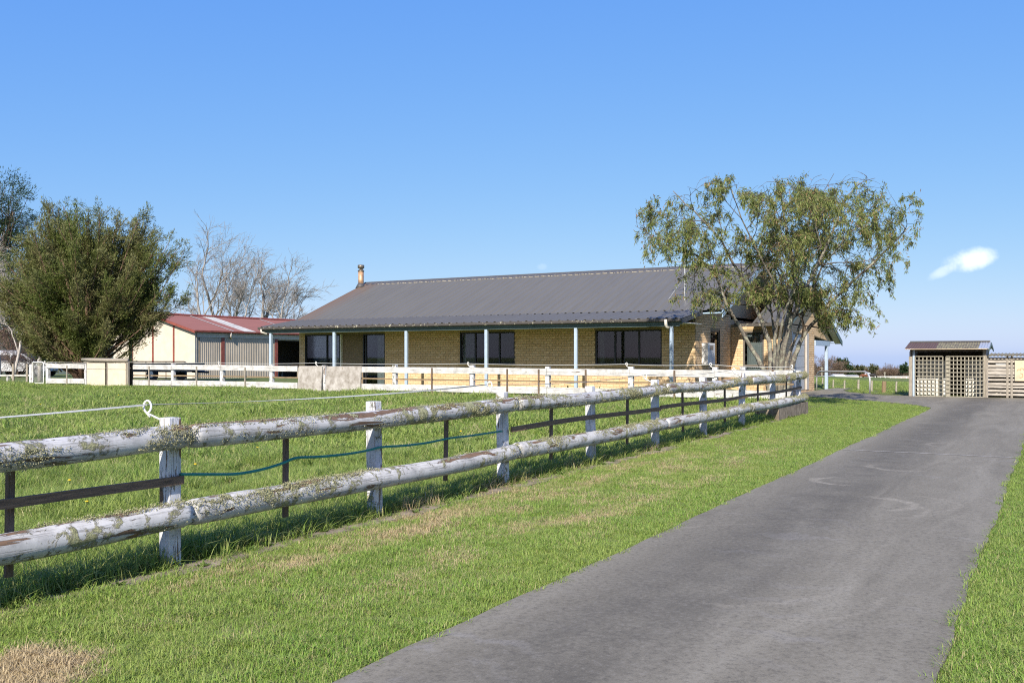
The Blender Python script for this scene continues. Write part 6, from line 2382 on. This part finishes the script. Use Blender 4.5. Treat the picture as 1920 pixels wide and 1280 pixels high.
r_ = r_[r_[:, 0] > lim]
scatter('right_lawn', r_, C_short, 6, 0.9, 1.7, 'bright green grass edge right of the driveway', seed=2)


def d_long(zc, x, y):
    c = np.where(zc < 9, 300, np.where(zc < 14, 210, 0))
    return c


pl_ = area_pts(-22, FX + 0.02, 1.0, 18.0, d_long, rng, 300)
scatter('paddock_grass', pl_, C_long, 5, 0.6, 1.35, 'long green paddock grass close behind the log fence', lean=0.25, seed=3, zscale=patchy(pl_, 0.9, 0.45, 1.35))
pf = area_pts(-42, FX - 0.05, 6.0, WY + 0.3, lambda zc, x, y: np.where(zc < 12.5, 0, np.where(zc < 20, 85, 58)), rng, 90)
scatter('paddock_far_grass', pf, C_farlong, 4, 0.6, 1.25, 'longer seeding grass across the paddock below the white fence', lean=0.25, seed=4, zscale=patchy(pf, 0.55, 0.45, 1.3))
ff_ = area_pts(-26, 14, 33.0, 80.0, lambda zc, x, y: np.where(zc > 34, 15, 0), rng, 15)
edge_x = np.interp(ff_[:, 1], [33, 34.6, 35.6, 37, 39, 41.5, 42, 80], [20, -5.1, -5.8, -6.7, -7.2, -7.4, -9.5, -30])
shed_ = (ff_[:, 0] > LX0 - 0.1) & (ff_[:, 1] < LY + 2.1)
scatter('field_grass', ff_[(ff_[:, 0] > edge_x) & ~shed_], C_farlong, 4, 0.3, 0.75, 'short green pasture of the far field beyond the apron', lean=0.25, seed=12)
C_straw = coll('straw_tufts', [tuft('straw_tuft', 14, 0.08, 0.2, 0.004, 0.08, 0.7, simple('dry_grass_stalk', (0.46, 0.40, 0.23), 0.8, 0.1, 30, 0), 80 + s) for s in range(3)])
sp_ = area_pts(-38, FX - 0.1, 2.0, WY, lambda zc, x, y: np.where(zc < 14, 7, 9), rng, 9)
keep = patchy(sp_, 0.35, 0, 1, 9.0) > 0.52
scatter('dry_stalks', sp_[keep], C_straw, 3, 0.5, 1.1, 'straw coloured dry stalks among the paddock grass', lean=0.3, seed=9)
pw_ = area_pts(-20, FX - 0.2, 2.0, 20.0, lambda zc, x, y: np.where(zc < 14, 5, 3), rng, 5)
scatter('paddock_weeds', pw_[patchy(pw_, 0.5, 0, 1, 12.0) > 0.5], C_weed, 4, 0.5, 1.3, 'scattered leafy weeds in the paddock grass', lean=0.3, seed=16)
# scruffy edge under the fence and along the kerb
ey = rng.uniform(1.0, 21.5, 2600)
ex = FX + rng.normal(-0.12, 0.09, len(ey))
m_ = in_view(ex, ey)
scatter('fence_line_grass', np.column_stack([ex, ey])[m_], C_long, 5, 0.7, 1.5, 'tall uncut grass growing under the log fence', lean=0.25, seed=5)
wy_ = rng.uniform(1.0, 22.5, 900)
wx_ = FX + rng.normal(-0.02, 0.11, len(wy_))
wx_ = np.concatenate([wx_, FX - 0.35 + rng.normal(0, 0.2, 500)])
wy_ = np.concatenate([wy_, rng.uniform(15, 22, 500)])
m_ = in_view(wx_, wy_)
w_ = scatter('fence_line_weeds', np.column_stack([wx_, wy_])[m_], C_weed, 4, 0.35, 0.95, 'leafy weeds along the foot of the log fence', lean=0.2, seed=6)
gy_ = rng.uniform(24.1, 25.2, 420)
gx_ = rng.uniform(-14, -6.4, 420)
w_ = scatter('garden_weeds', np.column_stack([gx_, gy_]), C_weed, 4, 1.2, 3.4, 'low leafy garden plants behind the white fence', lean=0.2, seed=8)

# a few dandelions in the paddock
dm = None
for i, (px, py) in enumerate(((129, 900), (162, 940), (365, 870), (482, 839), (140, 742), (222, 741), (75, 758), (863, 808), (1138, 743), (985, 742), (700, 800))):
    # find the ground under that direction
    zc = 5.0
    for zc in np.arange(5, 32, 0.05):
        q = at(px, py, zc)
        if q.z < gz(q.x, q.y) + 0.10:
            break
    e = empty('dandelion', (q.x, q.y, gz(q.x, q.y)), 'small yellow dandelion flower in the long paddock grass', 'flower', 'dandelions in the paddock')
    MB().tube([(q.x, q.y, gz(q.x, q.y)), (q.x + 0.01, q.y, q.z)], 0.003, 5).build('stem', M['stem'], e)
    MB().tube([(q.x + 0.01, q.y, q.z - 0.006), (q.x + 0.01, q.y, q.z + 0.004), (q.x + 0.01, q.y, q.z + 0.012)], [0.008, 0.02, 0.012], 10).build('head', M['yellow'], e)

# ------------------------------------------------------------------ small clouds in the sky (part of the world)
geo = wn.new('ShaderNodeTexCoord')


def cloud(colsock, px, py, rx, ry, tilt, seed, strength):
    """soft cumulus fleck around one direction of the sky"""
    q = at(px, py, 1.0) - Vector((0, 0, CH))
    c = q.normalized()
    right = Vector((C30, S30, 0))
    up = c.cross(right) * -1
    if up.z < 0:
        up = -up
    r2 = (right * math.cos(tilt) + up * math.sin(tilt))
    u2 = (up * math.cos(tilt) - right * math.sin(tilt))

    def dot(vec, s):
        n = wn.new('ShaderNodeVectorMath')
        n.operation = 'DOT_PRODUCT'
        wl.new(geo.outputs['Generated'], n.inputs[0])
        n.inputs[1].default_value = vec
        sb = wn.new('ShaderNodeMath')
        sb.operation = 'SUBTRACT'
        wl.new(n.outputs['Value'], sb.inputs[0])
        sb.inputs[1].default_value = vec.dot(c)
        ml = wn.new('ShaderNodeMath')
        ml.operation = 'DIVIDE'
        wl.new(sb.outputs[0], ml.inputs[0])
        ml.inputs[1].default_value = s
        pw = wn.new('ShaderNodeMath')
        pw.operation = 'MULTIPLY'
        wl.new(ml.outputs[0], pw.inputs[0])
        wl.new(ml.outputs[0], pw.inputs[1])
        return pw.outputs[0]
    ad = wn.new('ShaderNodeMath')
    wl.new(dot(r2, rx / F), ad.inputs[0])
    wl.new(dot(u2, ry / F), ad.inputs[1])
    nz = wn.new('ShaderNodeTexNoise')
    nz.inputs['Scale'].default_value = 42
    nz.inputs['Detail'].default_value = 6
    nz.inputs['Roughness'].default_value = 0.6
    wl.new(geo.outputs['Generated'], nz.inputs['Vector'])
    a2 = wn.new('ShaderNodeMath')
    a2.operation = 'MULTIPLY_ADD'
    wl.new(nz.outputs['Fac'], a2.inputs[0])
    a2.inputs[1].default_value = -2.2
    wl.new(ad.outputs[0], a2.inputs[2])
    mr = wn.new('ShaderNodeMapRange')
    mr.interpolation_type = 'SMOOTHSTEP'
    wl.new(a2.outputs[0], mr.inputs[0])
    mr.inputs[1].default_value = 0.15
    mr.inputs[2].default_value = -1.15
    mr.inputs[3].default_value = 0
    mr.inputs[4].default_value = strength
    # only the hemisphere in front
    mxn = wn.new('ShaderNodeMix')
    mxn.data_type = 'RGBA'
    wl.new(mr.outputs[0], mxn.inputs[0])
    wl.new(colsock, mxn.inputs[6])
    mxn.inputs[7].default_value = (6.6, 6.9, 7.3, 1)
    return mxn.outputs[2]


cs = cloud(W_SKY_COL, 1815, 487, 38, 18, math.radians(12), 0, 0.72)
cs = cloud(cs, 1772, 507, 30, 9, math.radians(30), 0, 0.35)
cs = cloud(cs, 1016, 500, 11, 7, 0, 0, 0.10)
wl.new(cs, w_bg.inputs['Color'])
